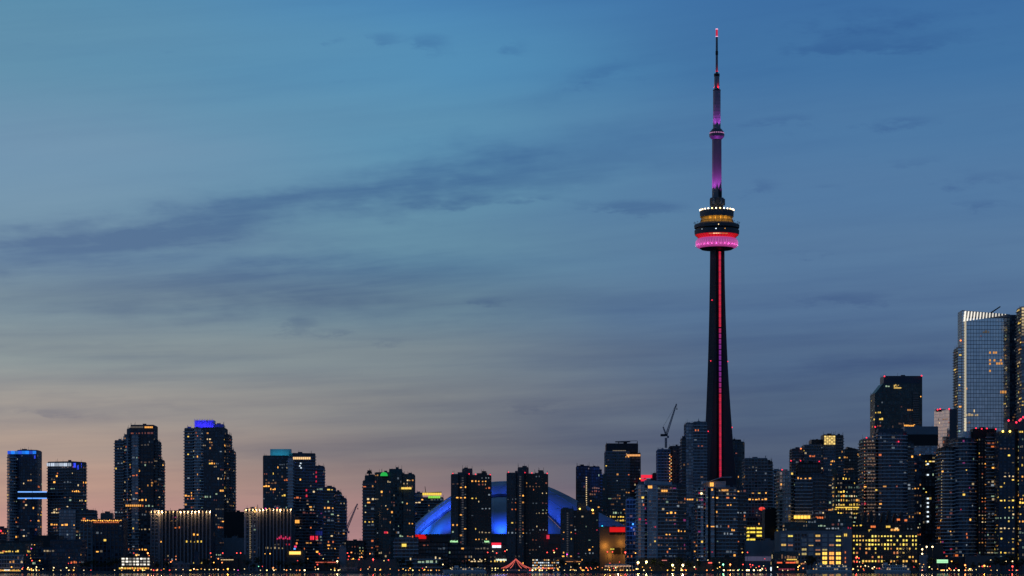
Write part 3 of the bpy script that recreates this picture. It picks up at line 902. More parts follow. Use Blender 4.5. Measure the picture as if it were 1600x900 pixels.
wrow(sb_, 2550, 27.5, 73.5, 768.6, 1.8, (.18, .42, 1), .9, 2, .03, .2, 'light_strip'); wrow(sb_, 2550, 27.5, 73.5, 778.6, 1.8, (.12, .36, 1), .9, 2, .03, .2, 'light_strip')
qg = MB()
for i in range(14): qg.box(X(28 + i * 3.3, 2556), X(28.5 + i * 3.3, 2556), 2549.8, 2550, Z(777, 2556), Z(770, 2556))
qg.build('glazing_bar', m_dark, sb_, 'stuff')

building('apartment_block', 'low block with pale blue front behind the amber roofed hotel', 2420, [
    V(x=(92, 118), yt=797, st='glass', wall=m_grey, pane=p_sheen, lit=.02), V(x=(118, 145), yt=798, st='condod', lit=.03, dd=4)], seed=3)
b, _ = building('hotel_block', 'dark slab with a row of amber roof edge lamps and rooftop plant box', 2260, [
    V(x=(125, 143), yt=814, st='pier', wall=m_grey, lit=.05, bw=3.2), V(x=(143.2, 191), yt=812, st='pier', wall=m_navy, lit=.04, dd=1.5), V(x=(157, 175), yt=803, yb=812, st='blank', wall=m_conc, pane=m_conc, dd=10, dep=10)], seed=4)
for i in range(22): bulb(b, 2258.5, 128 + i * 2.9, 813 + (i % 3) * .4, C_AM, 1.6 + (i % 4) * .8, .42, 'roof_lamp')
wrow(b, 2260, 146, 186, 816, 2.2, C_OR, .4, 16, .4, .8)

b, _ = building('apartment_tower', 'stepped dark condominium tower with pale balcony bands and lit roof windows', 2640, [
    V(x=(204, 240), yt=665, st='condod', dep=30, lit=.035, slab=None), V(x=(179, 192), yt=689, st='condo', dd=4, lit=.04), V(x=(192, 206), yt=682, st='condo', dd=6, bow=3, lit=.05, slab=m_slabp, pane=p_sheen),
    V(x=(198, 206), yt=671, st='blank', dd=12), V(x=(206, 216), yt=680, st='condo', dd=-3, dep=6, lit=.06, slab=m_slab, pane=p_sheen), V(x=(240, 246.5), yt=690, st='condod', dd=5), V(x=(246.5, 252), yt=719, st='condod', dd=7, lit=.08)], seed=5)
wrow(b, 2640, 226, 239, 667.6, 2.6, C_AM, .8, 5, .2, .8); wrow(b, 2640, 205, 224, 667.4, 2.6, C_WW, .10, 8, .2, .8)
wrow(b, 2634, 196, 221, 790, 3, C_AM, .7, 8, .3, .8)
b, _ = building('apartment_tower', 'tall tower with violet blue floodlit crown and pale left balconies', 2600, [
    V(x=(316, 350), yt=669, st='glass', wall=m_conc, dep=34, lit=.045), V(x=(288, 301), yt=670, st='condo', dd=-2, lit=.05, slab=m_slab), V(x=(301, 316), yt=669, st='condo', dd=-4, bow=4, lit=.05, slab=m_slabp, pane=p_sheen),
    V(x=(350, 358), yt=680, st='condod', dd=8), V(x=(358, 364), yt=705, st='condod', dd=12, lit=.06), V(x=(335, 349), yt=664, yb=669, st='blank', dd=10, dep=12)], seed=6)
cr = crown(b, 2600, 303, 333, 656, 669, m_pale, dep=12, off=8)
q = MB()
for i in range(12): q.box(X(303.5 + i * 2.6, 2608), X(304 + i * 2.6, 2608), 2607.5, 2608, Z(668.5, 2608), Z(654.5, 2608))
q.build('crown_rail', m_grey, b)
for px in (308, 318, 328): lamp('crown_floodlight', b, PT(px, 665.5, 2602), (.04, .02, 1), 2600, .4)

def uplit(name, label, D, x0, x1, yt, n, seed, xw):
    b, _ = building(name, label, D, [V(x=(xw, x1), yt=yt, st='pier', wall=m_navy, lit=.022, dep=24, plant=4), V(x=(x0, xw), yt=yt - .6, st='pier', wall=m_pale, pane=p_blue, lit=.03, dd=-1, dep=20)], seed=seed)
    for i in range(n):
        px = x0 + 1.5 + (x1 - x0 - 3) * i / (n - 1)
        f = MB(); xx = X(px, D - 1.2); f.box(xx - .45, xx + .45, D - 3.4, D + .2, GZ, Z(yt - 1.0, D)); f.build('facade_fin', m_grey, b)
        k = random.Random(seed * 31 + i).choice((.05, .12, .3, .6, 1.0, 1.6))
        lamp('fin_washlight', b, (xx, D - 4.6, Z(yt + 1.0, D)), (1, .55, .22), 1100 * k, .25)
        wrow(b, D - 3.4, px - .5, px + .5, yt + 1.0, 2.4, (1, .62, .26), .45 * k + .05, 1, 0, .2, 'fin_lamp')
    return b
uplit('slab_block', 'wide low slab with glowing vertical fins below the stepped condominium tower', 2300, 235, 330, 799, 17, 7, 249)
b = uplit('slab_block', 'wide low slab with glowing fins, red sign and lit stair column', 2300, 383, 456, 796, 14, 8, 402)
for i in range(22): wrow(b, 2298, 389, 391, 806 + i * 3.1, 2.0, C_WW, .5, 1, 0, .6)
for (px, py, c) in ((392, 794.5, C_AM), (399, 793.5, C_AM), (415, 794.5, C_MG), (421, 794.8, C_AM), (433, 794, C_RE)): bulb(b, 2300, px, py, c, 1.6, .6, 'roof_lamp')
crown(b, 2300, 427, 436, 790, 796, m_pale, 'roof_box', 6, 6)
for (px, py, w, h) in ((433, 842, 2, 2), (436, 840.5, 2.4, 3.4), (439, 839, 1.6, 4.6), (442, 841.5, 3, 2.6), (446, 840, 1.8, 4), (449, 842, 2, 2.2), (452, 841, 2, 4)):
    sign_panel(b, 2299, px, px + w, py - h / 2, py + h / 2, glow((1, .02, .12), .6), 'sign_letter', 4.0)
building('dark_block', 'plain black block between the two fin lit slabs', 2420, [V(x=(350, 384), yt=801, st='blank', wall=m_black, pane=m_black), V(x=(350, 384), yt=842, st='blank', dd=-60, dep=20)], seed=9)

b, _ = building('apartment_tower', 'tower with teal floodlit crown and amber lit top floor', 2560, [
    V(x=(411, 450), yt=713, st='glass', wall=m_teal, lit=.06, dep=30), V(x=(450, 492), xs=457, al=70, yt=709, st='condod', dd=-4, lit=.05), V(x=(450, 457.6), yt=716, st='condop', dd=-7, dep=4, lit=.02, slab=m_slabp),
    V(x=(492, 504.5), yt=729, st='condod', dd=6, lit=.05, pal='mixed')], seed=10)
crown(b, 2560, 421, 453, 701, 713, m_pale, dep=12, off=8)
for px in (427, 437, 447): lamp('crown_floodlight', b, PT(px, 709.5, 2562), (.02, .55, .75), 420, .4)
f10 = lambda px: 2556 + (px - 457) * .2315
for i in range(9): wrow(b, f10(458 + i * 3.1), 458 + i * 3.1, 460.4 + i * 3.1, 716, 3.6, (1, .62, .25), .8, 1, 0, .7)
for (px, py) in ((469, 724), (467.5, 728), (469.5, 731)): wrow(b, f10(px), px, px + 2, py, 2, C_WH, .7, 1, 0, .9, 'sign_mark')
for (px, py, w) in ((492, 738, 3), (493, 745, 2), (492, 752, 3), (478, 766, 2), (478, 775, 2.4)): wrow(b, f10(px) if px < 490 else 2566, px, px + w, py, 3, C_RE, .55, 1, 0, 1.2, 'sign_mark')
for (px, w) in ((485, 2.2), (488.2, 2.6), (491.6, 1.2), (493.2, 1.2), (495, 1.6)): wrow(b, f10(px) if px < 491 else 2566, px, px + w, 840.5, 6, C_RE, .8, 1, 0, 1.2, 'sign_letter')
wrow(b, 2566, 492.5, 504, 833, 7, (.02, .02, .8), .12, 4, .2, 1.2)
wrow(b, 2556, 458, 468, 815, 5, C_AM, 1.0, 4, .2, .8); 
building('apartment_tower', 'stepped grey tower descending to the right beside the teal crowned tower', 2500, [
    V(x=(505, 522), yt=762, st='condod', lit=.05), V(x=(522, 531), yt=769, st='condo', wall=m_navy, dd=4), V(x=(531, 539), yt=779, st='condod', dd=7, lit=.06)], seed=11)

b, _ = building('apartment_tower', 'broad dark green glass tower with green rooftop light', 2360, [
    V(x=(585, 630), yt=739, st='teal', bow=5, dep=26, lit=.05), V(x=(567, 585), yt=752, st='condod', dd=5, lit=.05), V(x=(570, 586), yt=744, yb=753, st='blank', wall=m_teal, pane=m_teal, dd=12, dep=10),
    V(x=(608, 628), yt=734, yb=740, st='blank', wall=m_teal, pane=m_teal, dd=10, dep=10), V(x=(630, 647), yt=742, st='teal', dd=4, lit=.05), V(x=(573, 581), yt=738.5, yb=740, st='blank', wall=m_dark, pane=m_dark, dd=14, dep=6)], seed=12)
q = MB(); q.tube(PT(577, 745, 2378), PT(577, 738, 2378), .8); q.build('roof_mast', m_dark, b)
q = MB(); cxx, cyy, czz = PT(600, 744, 2357); q.lathe([(3.4, czz), (3.2, czz + 1.5), (2.4, czz + 2.9), (1.0, czz + 3.6)], cxx, cyy, 16); q.build('roof_lantern', mat('green lantern', (.1, .3, .1), .5, emit=(.03, .8, .10), strength=.55, var=.3, vscale=.4), b)
q = MB(); q.box(cxx - 3.6, cxx + 3.6, cyy - 3.6, cyy + 3.9, czz - .8, czz); q.build('lantern_bracket', m_dark, b)
wrow(b, 2362, 627, 643, 763, 3, C_YE, .8, 3, .06, .8)
wrow(b, 2360, 600, 606, 832, 3, C_RE, .6, 2, .2, .8)
b, _ = building('apartment_tower', 'tower with yellow and green lit crown peeking over the dome', 2760, [
    V(x=(648, 692), yt=778, st='condod', dep=24, lit=.06), V(x=(648, 660), yt=771, yb=778, st='blank', dd=8, dep=10)], seed=13)
wrow(b, 2760, 660, 690, 772, 4, (1, .66, .04), .75, 9, .12, .5); wrow(b, 2760, 669, 688, 776.6, 3.6, (.35, .9, .05), .6, 6, .1, .5)
q = MB(); q.tube(PT(665.5, 772, 2768), PT(664, 760, 2768), .5, .3); q.tube(PT(650, 771, 2768), PT(690, 769, 2768), .5, .5); q.build('roof_davit', m_dark, b)

def twin(label, D, x0, xm, x1, yt, bx0, bx1, by, seed, edge):
    b, _ = building('apartment_tower', label, D, [V(x=(xm, x1), yt=yt + 1.5, st='mason', dep=24, lit=.045, pal='warm'), V(x=(x0, xm), yt=yt, st='greym', dd=-3, dep=24, lit=.06, wall=m_conc),
        V(x=(x1 - 15, x1 - 6), yt=yt - 2, yb=yt + 1.5, st='blank', wall=m_brown, pane=m_brown, dd=8, dep=8), V(x=(bx0, bx1), yt=by, yb=yt + 1.5, st='blank', wall=m_conc, pane=m_conc, dd=4, dep=9)], seed=seed)
    q = MB(); q.box(X(xm - 1.2, D - 3), X(xm + 1.6, D - 3), D - 4.4, D, GZ, Z(yt - .4, D)); q.box(X(xm - 13.6, D - 3), X(xm - 12, D - 3), D - 4.1, D, GZ, Z(yt - .4, D)); q.build('service_shaft', m_black, b)
    for i in range(28): wrow(b, D - 3, xm - 8.6, xm - 5.6, yt + 5 + i * 3.8, 2.0, C_WW, .03, 1, 0, .5)
    beacons(b, D, [(x0 + 2.5, yt - 2.2), (bx0 + 11, by + 7), (bx1 + 5, yt - 1), (x1 - 1, yt - .5)], 2.0, .5)
    return b
b = twin('grey brown slab tower with rooftop box before the left of the dome', 2200, 705, 730, 767, 742, 722, 738, 733.5, 14, 0)
def scribble(b, D, x0, n, y, c, s=.9):
    r = random.Random(int(x0))
    for i in range(n):
        h = r.uniform(1.4, 2.8); wrow(b, D, x0 + i * 1.5, x0 + i * 1.5 + 1.1, y + r.uniform(-.4, .4), h, c, s, 1, 0, .9, 'sign_letter')
    wrow(b, D, x0, x0 + n * 1.5, y + 1.0, .7, c, s * .7, 1, 0, .8, 'sign_letter')
scribble(b, 2197, 703.5, 8, 846, (.5, 1, .45)); scribble(b, 2199, 757, 5, 846, (.5, 1, .45))
b = twin('grey brown slab tower with rooftop box before the middle of the dome', 2200, 792, 820, 856, 740, 809, 826, 731.5, 15, 0)
q = MB(); q.box(X(854, 2196), X(858.5, 2196), 2195, 2199.6, Z(842, 2196), Z(836, 2196)); q.build('red_lamp_box', glow(C_RE, .7), b)
b, _ = building('apartment_tower', 'short dark tower with plant room in front of the dome right edge', 2180, [
    V(x=(896, 935), yt=799, st='mason', dep=24, lit=.045, pal='mixed'), V(x=(877, 896), yt=796, st='greym', dd=-2, dep=22, lit=.05), V(x=(902, 916), yt=785, yb=799, st='blank', wall=m_conc, pane=m_conc, dd=5, dep=10)], seed=16)
for i in range(22): wrow(b, 2178, 885.5, 888, 802 + i * 3.6, 2.0, C_WW, .03, 1, 0, .5)
bulb(b, 2180, 906, 795, C_YE, 4, .7, 'roof_lamp'); bulb(b, 2180, 926, 797, C_YE, 5, .8, 'roof_lamp')

b, _ = building('apartment_tower', 'plain dark tower with a vertical column of small white lights', 2560, [
    V(x=(901, 921), yt=729, st='glass', wall=m_black, pane=p_dark, lit=.01), V(x=(921, 937), yt=730, st='glass', wall=m_dark, dd=3, lit=.07), V(x=(936, 940), yt=737, st='condod', dd=6)], seed=17)
for i in range(18): wrow(b, 2560, 915.5, 917, 746 + i * 3.3, 1.5, C_WW, .7, 1, 0, .5)
b, _ = building('office_tower', 'grey glass tower with flat helipad and amber lit crown band', 2700, [
    V(x=(946, 984), yt=706, st='teal', wall=m_grey, lit=.035, dep=32), V(x=(984, 1001), yt=709, st='glass', wall=m_black, pane=p_dark, dd=5, lit=.02), V(x=(947, 997), yt=694, yb=707, st='blank', wall=m_dark, pane=m_dark, dd=6, dep=24),
    V(x=(939, 948), yt=743, st='teal', dd=-8, lit=.05), V(x=(948, 980), yt=798, st='office', dd=-60, dep=20, lit=.35)], seed=18)
wrow(b, 2706, 957, 978, 705, 2.6, C_WW, .22, 8, .15, .8); wrow(b, 2700, 979, 1000.5, 711.5, 3, (1, .42, .10), .7, 9, .15, 1.0)
q = MB(); hx, hy, hz = PT(973, 691, 2715); q.lathe([(8, hz), (8.4, hz + .6), (8, hz + .8)], hx, hy, 24); q.tube((hx - 3, hy, hz - 3.6), (hx - 4.5, hy, hz), .4); q.tube((hx + 3, hy, hz - 3.6), (hx + 4.5, hy, hz), .4); q.build('helipad', m_steel, b)
q = MB(); q.tube((hx - 8, hy - 3, hz + .7), (hx + 15, hy - 3, hz + 1.4), .25); q.build('roof_davit', m_dark, b)
b, _ = building('office_block', 'small pale blue lit office block left of white balconied condominium', 2330, [
    V(x=(979, 998), yt=781, st='glass', wall=m_pale, pane=p_blue, lit=.06, fh=4, bw=3), ], seed=19)
lamp('facade_floodlight', b, PT(988, 824, 2322), (.03, .14, 1), 900, .4); lamp('facade_floodlight', b, PT(984, 780, 2322), (.05, .20, 1), 500, .4); bulb(b, 2326, 989, 819, (.05, .3, 1), 2.5, .8, 'blue_lamp')
b, _ = building('stadium_annex', 'tan concourse block with long red sign and amber wash', 2375, [
    V(x=(937, 995), yt=824, st='blank', wall=m_tan, pane=m_tan, fh=7, bw=8, dep=30)], seed=20)
sign_panel(b, 2375, 952.5, 984, 823.8, 831.3, g_sign, 'sign_panel', .8)
for i in range(3): sign_panel(b, 2375, 953 + i * 10.3, 962 + i * 10.3, 832, 835.5, m_black, 'dark_window', .5)
for (x0, x1) in ((958, 970), (973, 981)): sign_panel(b, 2375, x0, x1, 856, 866, m_black, 'dark_window', .5)
for (px, py, P) in ((945, 853, 1600), (990, 869, 2800), (953, 868, 900), (984, 862, 1300), (970, 848, 900), (992, 845, 900)): lamp('wash_light', b, PT(px, py, 2371), (1, .45, .08), P, .4)
wrow(b, 2375, 953, 960, 858, 2, (.6, .6, .05), .5, 2, .2, .8)

b, _ = building('office_block', 'dark block with red floodlit crown behind white balconied condominium', 2640, [V(x=(998, 1027), yt=750, st='glass', wall=m_dark, lit=.02), V(x=(1019, 1027), yt=742, yb=750, st='blank', wall=m_dark, pane=m_dark, dd=3)], seed=21)
wrow(b, 2640, 1001.5, 1019, 744.5, 5, (1, .01, .02), .7, 3, .02, .6, 'crown_panel'); wrow(b, 2640, 1001, 1010, 750, 4, (1, .01, .02), .6, 2, .03, .6, 'crown_panel')
bulb(b, 2640, 1000, 748, C_AM, 2, .7, 'roof_lamp')
b, _ = building('unfinished_tower', 'tower under construction with open floor grid and hoist lights', 2620, [
    V(x=(1028, 1047), yt=703, st='condo', wall=m_grey, pane=p_dark, slab=m_slab, sl=.5, pw=.7, bw=3.4, lit=0, dep=26, pd=.5), V(x=(1047, 1066), yt=698, st='mason', dd=3, lit=.01, wall=m_brown)], seed=22)
for i in range(17): bulb(b, 2617, 1046.5 + (i % 2) * 2.2, 711 + i * 2.55, (C_AM, C_OR, C_WW)[i % 3], 1.5, .5, 'hoist_lamp')
# tower cranes
def lattice(mb, a, c, w0, w1, n):
    for i in range(n):
        t0, t1 = i / n, (i + 1) / n
        p, q = lerp3(a, c, t0), lerp3(a, c, t1); wa, wb = w0 + (w1 - w0) * t0, w0 + (w1 - w0) * t1
        d = (c[0] - a[0], c[2] - a[2]); l = math.hypot(*d); e = (-d[1] / l, d[0] / l)
        pts0 = [(p[0] + e[0] * wa * s, p[1] + wa * u, p[2] + e[1] * wa * s) for s, u in ((-1, -1), (1, -1), (1, 1), (-1, 1))]
        pts1 = [(q[0] + e[0] * wb * s, q[1] + wb * u, q[2] + e[1] * wb * s) for s, u in ((-1, -1), (1, -1), (1, 1), (-1, 1))]
        for k in range(4):
            mb.tube(pts0[k], pts1[k], .26, .26, 4); mb.tube(pts0[k], pts1[(k + 1) % 4], .16, .16, 4); mb.tube(pts0[k], pts0[(k + 1) % 4], .16, .16, 4)
def crane(label, D, mast, pivot, tip, back, cab):
    mx, my0, my1 = mast
    base = PT(mx, my0, D)
    t = thing('tower_crane', label, 'crane', base)
    q = MB(); lattice(q, base, PT(mx, my1, D), .9, .9, 10); q.build('mast', m_steel, t)
    q = MB(); lattice(q, PT(pivot[0], pivot[1], D), PT(tip[0], tip[1], D), 1.0, .35, 16); q.build('jib', m_steel, t)
    q = MB(); lattice(q, PT(pivot[0], pivot[1], D), PT(back[0], back[1], D), .6, .4, 5); q.build('a_frame', m_steel, t)
    x, y, z = PT(cab[0], cab[1], D); q = MB(); q.box(x - 5.2, x - .8, y - 1.4, y + 1.4, z - 1.2, z + 1.2); q.box(x - .8, x + 2.0, y - 1.6, y + 1.6, z - 1.0, z + 1.4); q.build('counterweight', m_dark, t)
    q = MB(); q.box(x + 1.6, x + 3.4, y - 1.2, y + 1.2, z - 2.8, z - .6); q.build('cab', m_grey, t)
    x, y, z = PT(tip[0] + .6, tip[1], D); q = MB(); q.tube((x, y, z), (x, y, z - 4.5), .12); q.box(x - .5, x + .5, y - .4, y + .4, z - 6, z - 4.5); q.build('hook', m_dark, t)
    q = MB(); q.tube(PT(back[0], back[1], D), PT(tip[0], tip[1], D), .12); q.build('stay_rope', m_dark, t)
    return t
crane('grey luffing tower crane with steep jib standing on the unfinished tower', 2632, (1040.5, 699.5, 684), (1041, 680), (1057, 631), (1036, 667), (1040, 680))
crane('luffing crane jib leaning over low roofs beside broad green glass tower', 2700, (541, 893, 828), (541.5, 827), (558.5, 787), (539, 815), (541, 829))

building('apartment_tower', 'tall blue grey tower close to the left side of the concrete tower', 2480, [
    V(x=(1072, 1084), yt=662, st='glass', wall=m_grey, pane=p_sheen, lit=.015, dep=30), V(x=(1084, 1104), yt=660, st='condo', wall=m_grey, pane=p_blue, dd=-3, lit=.02, sl=.6), V(x=(1066, 1072), yt=685, st='condod', dd=6, lit=.03)], seed=23)
building('apartment_tower', 'dark rounded tower close to the right side of the concrete tower', 2660, [
    V(x=(1143, 1164), yt=691, st='teal', wall=m_teal, bow=5, lit=.02, dep=24), V(x=(1141, 1158), yt=688, yb=692, st='blank', wall=m_dark, pane=m_dark, dd=8, dep=10)], seed=24)
def white_condo(label, D, x0, xa, xb, x1, yt, seed, pent):
    b, _ = building('condominium_tower', label, D, [
        V(x=(x0, xa), yt=yt + 1.5, st='condop', dd=2, lit=.05, bow=3, seg=3), V(x=(xa, xb), yt=yt + 2, st='condop', wall=m_pale, dd=-1, lit=.06, sl=.5), V(x=(xb, x1 - 15), yt=yt + 3, st='condo', wall=m_grey, pane=p_dark, dd=1, lit=.07, pal='mixed'),
        V(x=(x1 - 15, x1), yt=yt + 4, st='condod', dd=6, lit=.06, pal='mixed'), V(x=(pent[0], pent[1]), yt=pent[2], yt2=pent[3], yb=yt + 2.2, st='blank', wall=m_pale, pane=m_pale, dd=4, dep=16)], seed=seed)
    return b
b = white_condo('white balconied condominium left of the other white one, with amber penthouse', 2160, 997, 1012, 1026, 1072, 756, 25, (1008, 1050, 750, 753))
wrow(b, 2160, 1012, 1019, 761, 4, C_AM, 1.0, 2, .15, 1.6); wrow(b, 2160, 1033, 1043, 767, 3, C_AM, .9, 3, .15, 1.6)
q = MB(); D_ = 2159; q.tube(PT(1026.5, 760, D_), (X(1026.5, D_), D_, GZ), .8); q.tube(PT(1012.5, 760, D_), (X(1012.5, D_), D_, GZ), .8); q.build('facade_pier', m_pale, b)
b = white_condo('white balconied condominium with sloped penthouse at foot of the concrete tower', 2160, 1091, 1103, 1117, 1166, 760, 26, (1098, 1134, 752, 752))
q = MB()
xa, xb, xc_, xd = X(1097, 2166), X(1118, 2166), X(1126, 2166), X(1143, 2166); za_, zb_, zc_ = Z(752, 2166), Z(745.5, 2166), Z(752.5, 2166)
for (p, s, zz0, zz1) in ((xa, xb, za_ - 2, zb_ - 1.5), (xb, xc_, zb_ - 1.5, zb_), (xc_, xd, zb_, zb_ + .2)):
    q.hexa([(p, 2160, zz0 - .6), (s, 2160, zz1 - .6), (s, 2178, zz1 - .6), (p, 2178, zz0 - .6), (p, 2160, zz0), (s, 2160, zz1), (s, 2178, zz1), (p, 2178, zz0)])
q.build('curved_roof', m_pale, b)
wrow(b, 2160, 1109, 1115, 757, 6, C_AM, 1.1, 2, .1, 1.2); bulb(b, 2158, 1096, 771, C_WW, 3, .9, 'wall_lamp'); wrow(b, 2160, 1127, 1138, 766, 2.6, C_AM, .6, 4, .2, 1.6)
q = MB(); q.tube(PT(1117.5, 762, D_), (X(1117.5, D_), D_, GZ), .8); q.box(X(1106, D_), X(1110, D_), D_ - 1.2, D_ + 1, GZ, Z(762, D_)); q.build('facade_pier', m_black, b)

b, _ = building('office_block', 'dark condominium with bright yellow striped office floors and a red sign', 2420, [
    V(x=(1164, 1199), yt=717, st='condod', lit=.05, pal='warm', wall=m_grey), V(x=(1199, 1207), yt=722, st='condo', wall=m_dark, dd=5, lit=.04), V(x=(1163, 1197), yt=808, st='office', dd=-30, dep=26, lit=.08)], seed=27)
for y in (825.5, 831.5, 837, 843):
    for (x0, x1) in ((1164, 1171), (1172, 1180), (1182, 1191)):
        if (y, x0) not in ((837, 1172), (843, 1182)): wrow(b, 2390, x0, x1, y, 2.6, (1, .72, .06), .95, 2, .08, .8)
sx, sy, sz = PT(1190.5, 795, 2386); q = MB(); q.ball((sx, sy, sz), 2.9, 0, 12, 7, .6); q.build('red_sign', [glow((1, .05, .01), .9)], b)
building('black_block', 'windowless black block above the grey blank hall', 2190, [V(x=(1195, 1218), yt=797, yb=842, st='blank', wall=m_black, pane=m_black, dd=6), V(x=(1197, 1216), yt=842, st='blank', wall=m_dark, pane=m_dark, dd=10)], seed=28)
b, _ = building('blank_hall', 'long windowless grey hall with lit entrance strip', 2150, [V(x=(1165, 1222), yt=846, st='blank', wall=m_grey, pane=m_grey)], seed=29)
wrow(b, 2149, 1164, 1210, 873, 7, (.42, .34, .62), .12, 5, .03, .5, 'glazed_entrance')
building('apartment_tower', 'pale lilac tower peeking between dark condominium and white curved condominium', 2560, [V(x=(1203, 1224), yt=735, st='condo', wall=m_pale, lit=.06, pal='mixed', sl=.4)], seed=30)
b, _ = building('condominium_tower', 'white curved condominium above the old terminal with glowing lower terrace', 2170, [
    V(x=(1219, 1244), yt=737, st='condop', bow=6, seg=6, lit=.05, slab=m_slabw, wall=m_slabw), V(x=(1243, 1268), yt=744, st='condo', wall=m_navy, dd=-1, lit=.02), V(x=(1268, 1290), yt=742, st='condod', dd=2, lit=.09), V(x=(1246, 1282), yt=725, yb=744, st='glass', wall=m_black, pane=p_dark, dd=6, dep=14, lit=0),
    V(x=(1286, 1300), yt=738, st='condod', dd=7, lit=.05)], seed=31)
wrow(b, 2165, 1240, 1266, 808, 5, (1, .55, .06), 1.2, 5, .15, .8); wrow(b, 2165, 1274, 1288, 809, 3, C_OR, .7, 3, .2, .8)
beacons(b, 2168, [(1222, 734), (1236, 720)], 2, .55)
b, _ = building('office_tower', 'stepped grey tower with golden lit glass box on top', 2700, [
    V(x=(1257, 1290), yt=696, st='teal', wall=m_grey, lit=.04, dep=30), V(x=(1238, 1258), yt=702, st='condod', dd=5), V(x=(1268, 1288), yt=688, yb=697, st='blank', wall=m_dark, pane=m_dark, dd=6), V(x=(1287, 1306), yt=695, st='glass', wall=m_grey, pane=p_blue, dd=-3, lit=.03), V(x=(1305, 1318), yt=681, st='condod', dd=2, lit=.05), V(x=(1287, 1305.5), yt=680, yb=695.5, st='blank', wall=m_dark, pane=m_dark, dd=-2)], seed=32)
for i in range(5):
    for j in range(5): wrow(b, 2697, 1287.6 + i * 3.5, 1290.8 + i * 3.5, 682.2 + j * 2.8, 2.3, (1, .68, .18), (.9, .5, .75, .4)[(i * 3 + j * 5) % 4], 1, .08, 1.4)
bulb(b, 2700, 1251.5, 701, C_OR, 2, .8); beacons(b, 2695, [(1251, 720), (1280, 721)], 2, .6)
building('office_tower', 'dark slanted roof tower between golden box tower and pale balconied condominium', 2760, [V(x=(1318, 1350), yt=703, st='teal', wall=m_dark, lit=.05), V(x=(1324, 1349), yt=698, yt2=704, yb=704, st='blank', wall=m_dark, pane=m_dark, dd=2, dep=16)], seed=33)
b, _ = building('office_block', 'office block with rows of yellow lit windows above the old terminal', 2330, [V(x=(1304, 1349), yt=744, st='office', lit=.33, pal='yellow', fh=4.0, bw=2.4), V(x=(1298, 1308), yt=737, yb=744, st='blank', wall=m_tan, pane=m_tan, dd=2, dep=8), V(x=(1303.5, 1306.5), yt=744, yb=795, st='blank', wall=m_tan, pane=m_tan, dd=-1, dep=2)], seed=34)
wrow(b, 2330, 1305, 1345, 793, 1.4, C_YE, .9, 3, .05, 1.2)
b, _ = building('condominium_tower', 'condominium with warm lit balcony stack on its left edge', 2190, [
    V(x=(1373, 1418), yt=675, st='condod', wall=m_navy, pane=p_blue, lit=.05, bow=4, slab=m_slab, sl=.7), V(x=(1350, 1373), yt=686, st='condop', wall=m_slabw, slab=m_slabw, pane=p_brown, dd=1, bow=4, seg=4, lit=.05), V(x=(1372, 1412), yt=671.5, yb=676, st='blank', wall=m_navy, pane=m_navy, dd=6, dep=12), V(x=(1418, 1428), yt=694, st='condod', dd=6, lit=.05)], seed=35)
for i in range(26):
    if i % 5 != 3: wrow(b, 2190, 1353 + (i * 7 % 3), 1366 + (i * 5 % 4), 689.5 + i * 5.2, 1.6, (1, .58, .26), .16, 3, .3, .9)
for i in range(26): bulb(b, 2189, 1351, 690 + i * 5.2, (C_WW, C_OR)[i % 2], .5, .4, 'balcony_lamp')
beacons(b, 2188, [(1354, 684), (1404, 690)], 2, .6)

b, _ = building('office_tower', 'tall black glass tower with chamfered shoulder and small amber rooftop logo', 2900, [
    V(x=(1380, 1441), yt=600, st='teal', wall=m_teal, pane=p_teal, lit=.025, dep=40, fh=3.8), V(x=(1367, 1380), yt=615, st='teal', dd=0.6, lit=.05, dep=38, fh=3.8), V(x=(1381, 1441), yt=588.5, yb=600, st='blank', wall=m_navy, pane=m_navy, dd=4, dep=30)], seed=36)
q = MB(); q.prism([(0, 0)] * 0 or [(X(1367, 2900.6), 2900.6), (X(1380, 2900.6), 2900.6), (X(1380, 2900.6), 2938), (X(1367, 2900.6), 2938)], Z(615, 2900), 0, 0, lambda x, y: Z(615.2, 2900) if x < X(1372, 2900) else Z(598.5, 2900)); q.build('chamfered_shoulder', m_teal, b)
for (px, py, w, h) in ((1396.5, 603, 2, 3), (1398.8, 601.6, 1.4, 2), (1400.6, 603.4, 1.2, 1.4), (1403, 602, 1.2, 1), (1396.5, 606.2, 11.5, 1.7)): wrow(b, 2900, px, px + w, py, h, (1, .62, .12), .55, 1, 0, 1.0, 'sign_mark')
for (x0, n, y) in ((1412, 3, 665), (1420, 3, 665.5), (1427, 1, 663)): wrow(b, 2900, x0, x0 + n * 2.6, y, 2.4, C_AM, .9, n, .2, 1.0)
q = MB(); q.box(X(1426.5, 2898), X(1435.5, 2898), 2898.4, 2900, Z(663, 2898), Z(613, 2898)); q.build('reflecting_bay', mat('reflecting stone bay', (.16, .16, .16), .4), b)
q = MB()
for i in range(13): q.box(X(1426.3, 2898), X(1435.7, 2898), 2898.1, 2900, Z(617.4 + i * 3.6, 2898), Z(616.2 + i * 3.6, 2898))
q.build('floor_band', m_dark, b)
beacons(b, 2898, [(1382, 588), (1440, 587), (1367.5, 667)], 2.5, .8)
b, _ = building('office_block', 'broad flat topped office with pale glass top and black band', 2780, [V(x=(1416, 1465), yt=695, st='glass', wall=m_pale, pane=p_sheen, lit=.06, dep=30), V(x=(1412, 1466), yt=680, yb=696, st='blank', wall=m_black, pane=m_black, dd=-2, dep=32), V(x=(1414, 1466), yt=667.5, yb=680, st='blank', wall=m_grey, pane=m_grey, bw=7, dd=-1)], seed=37)
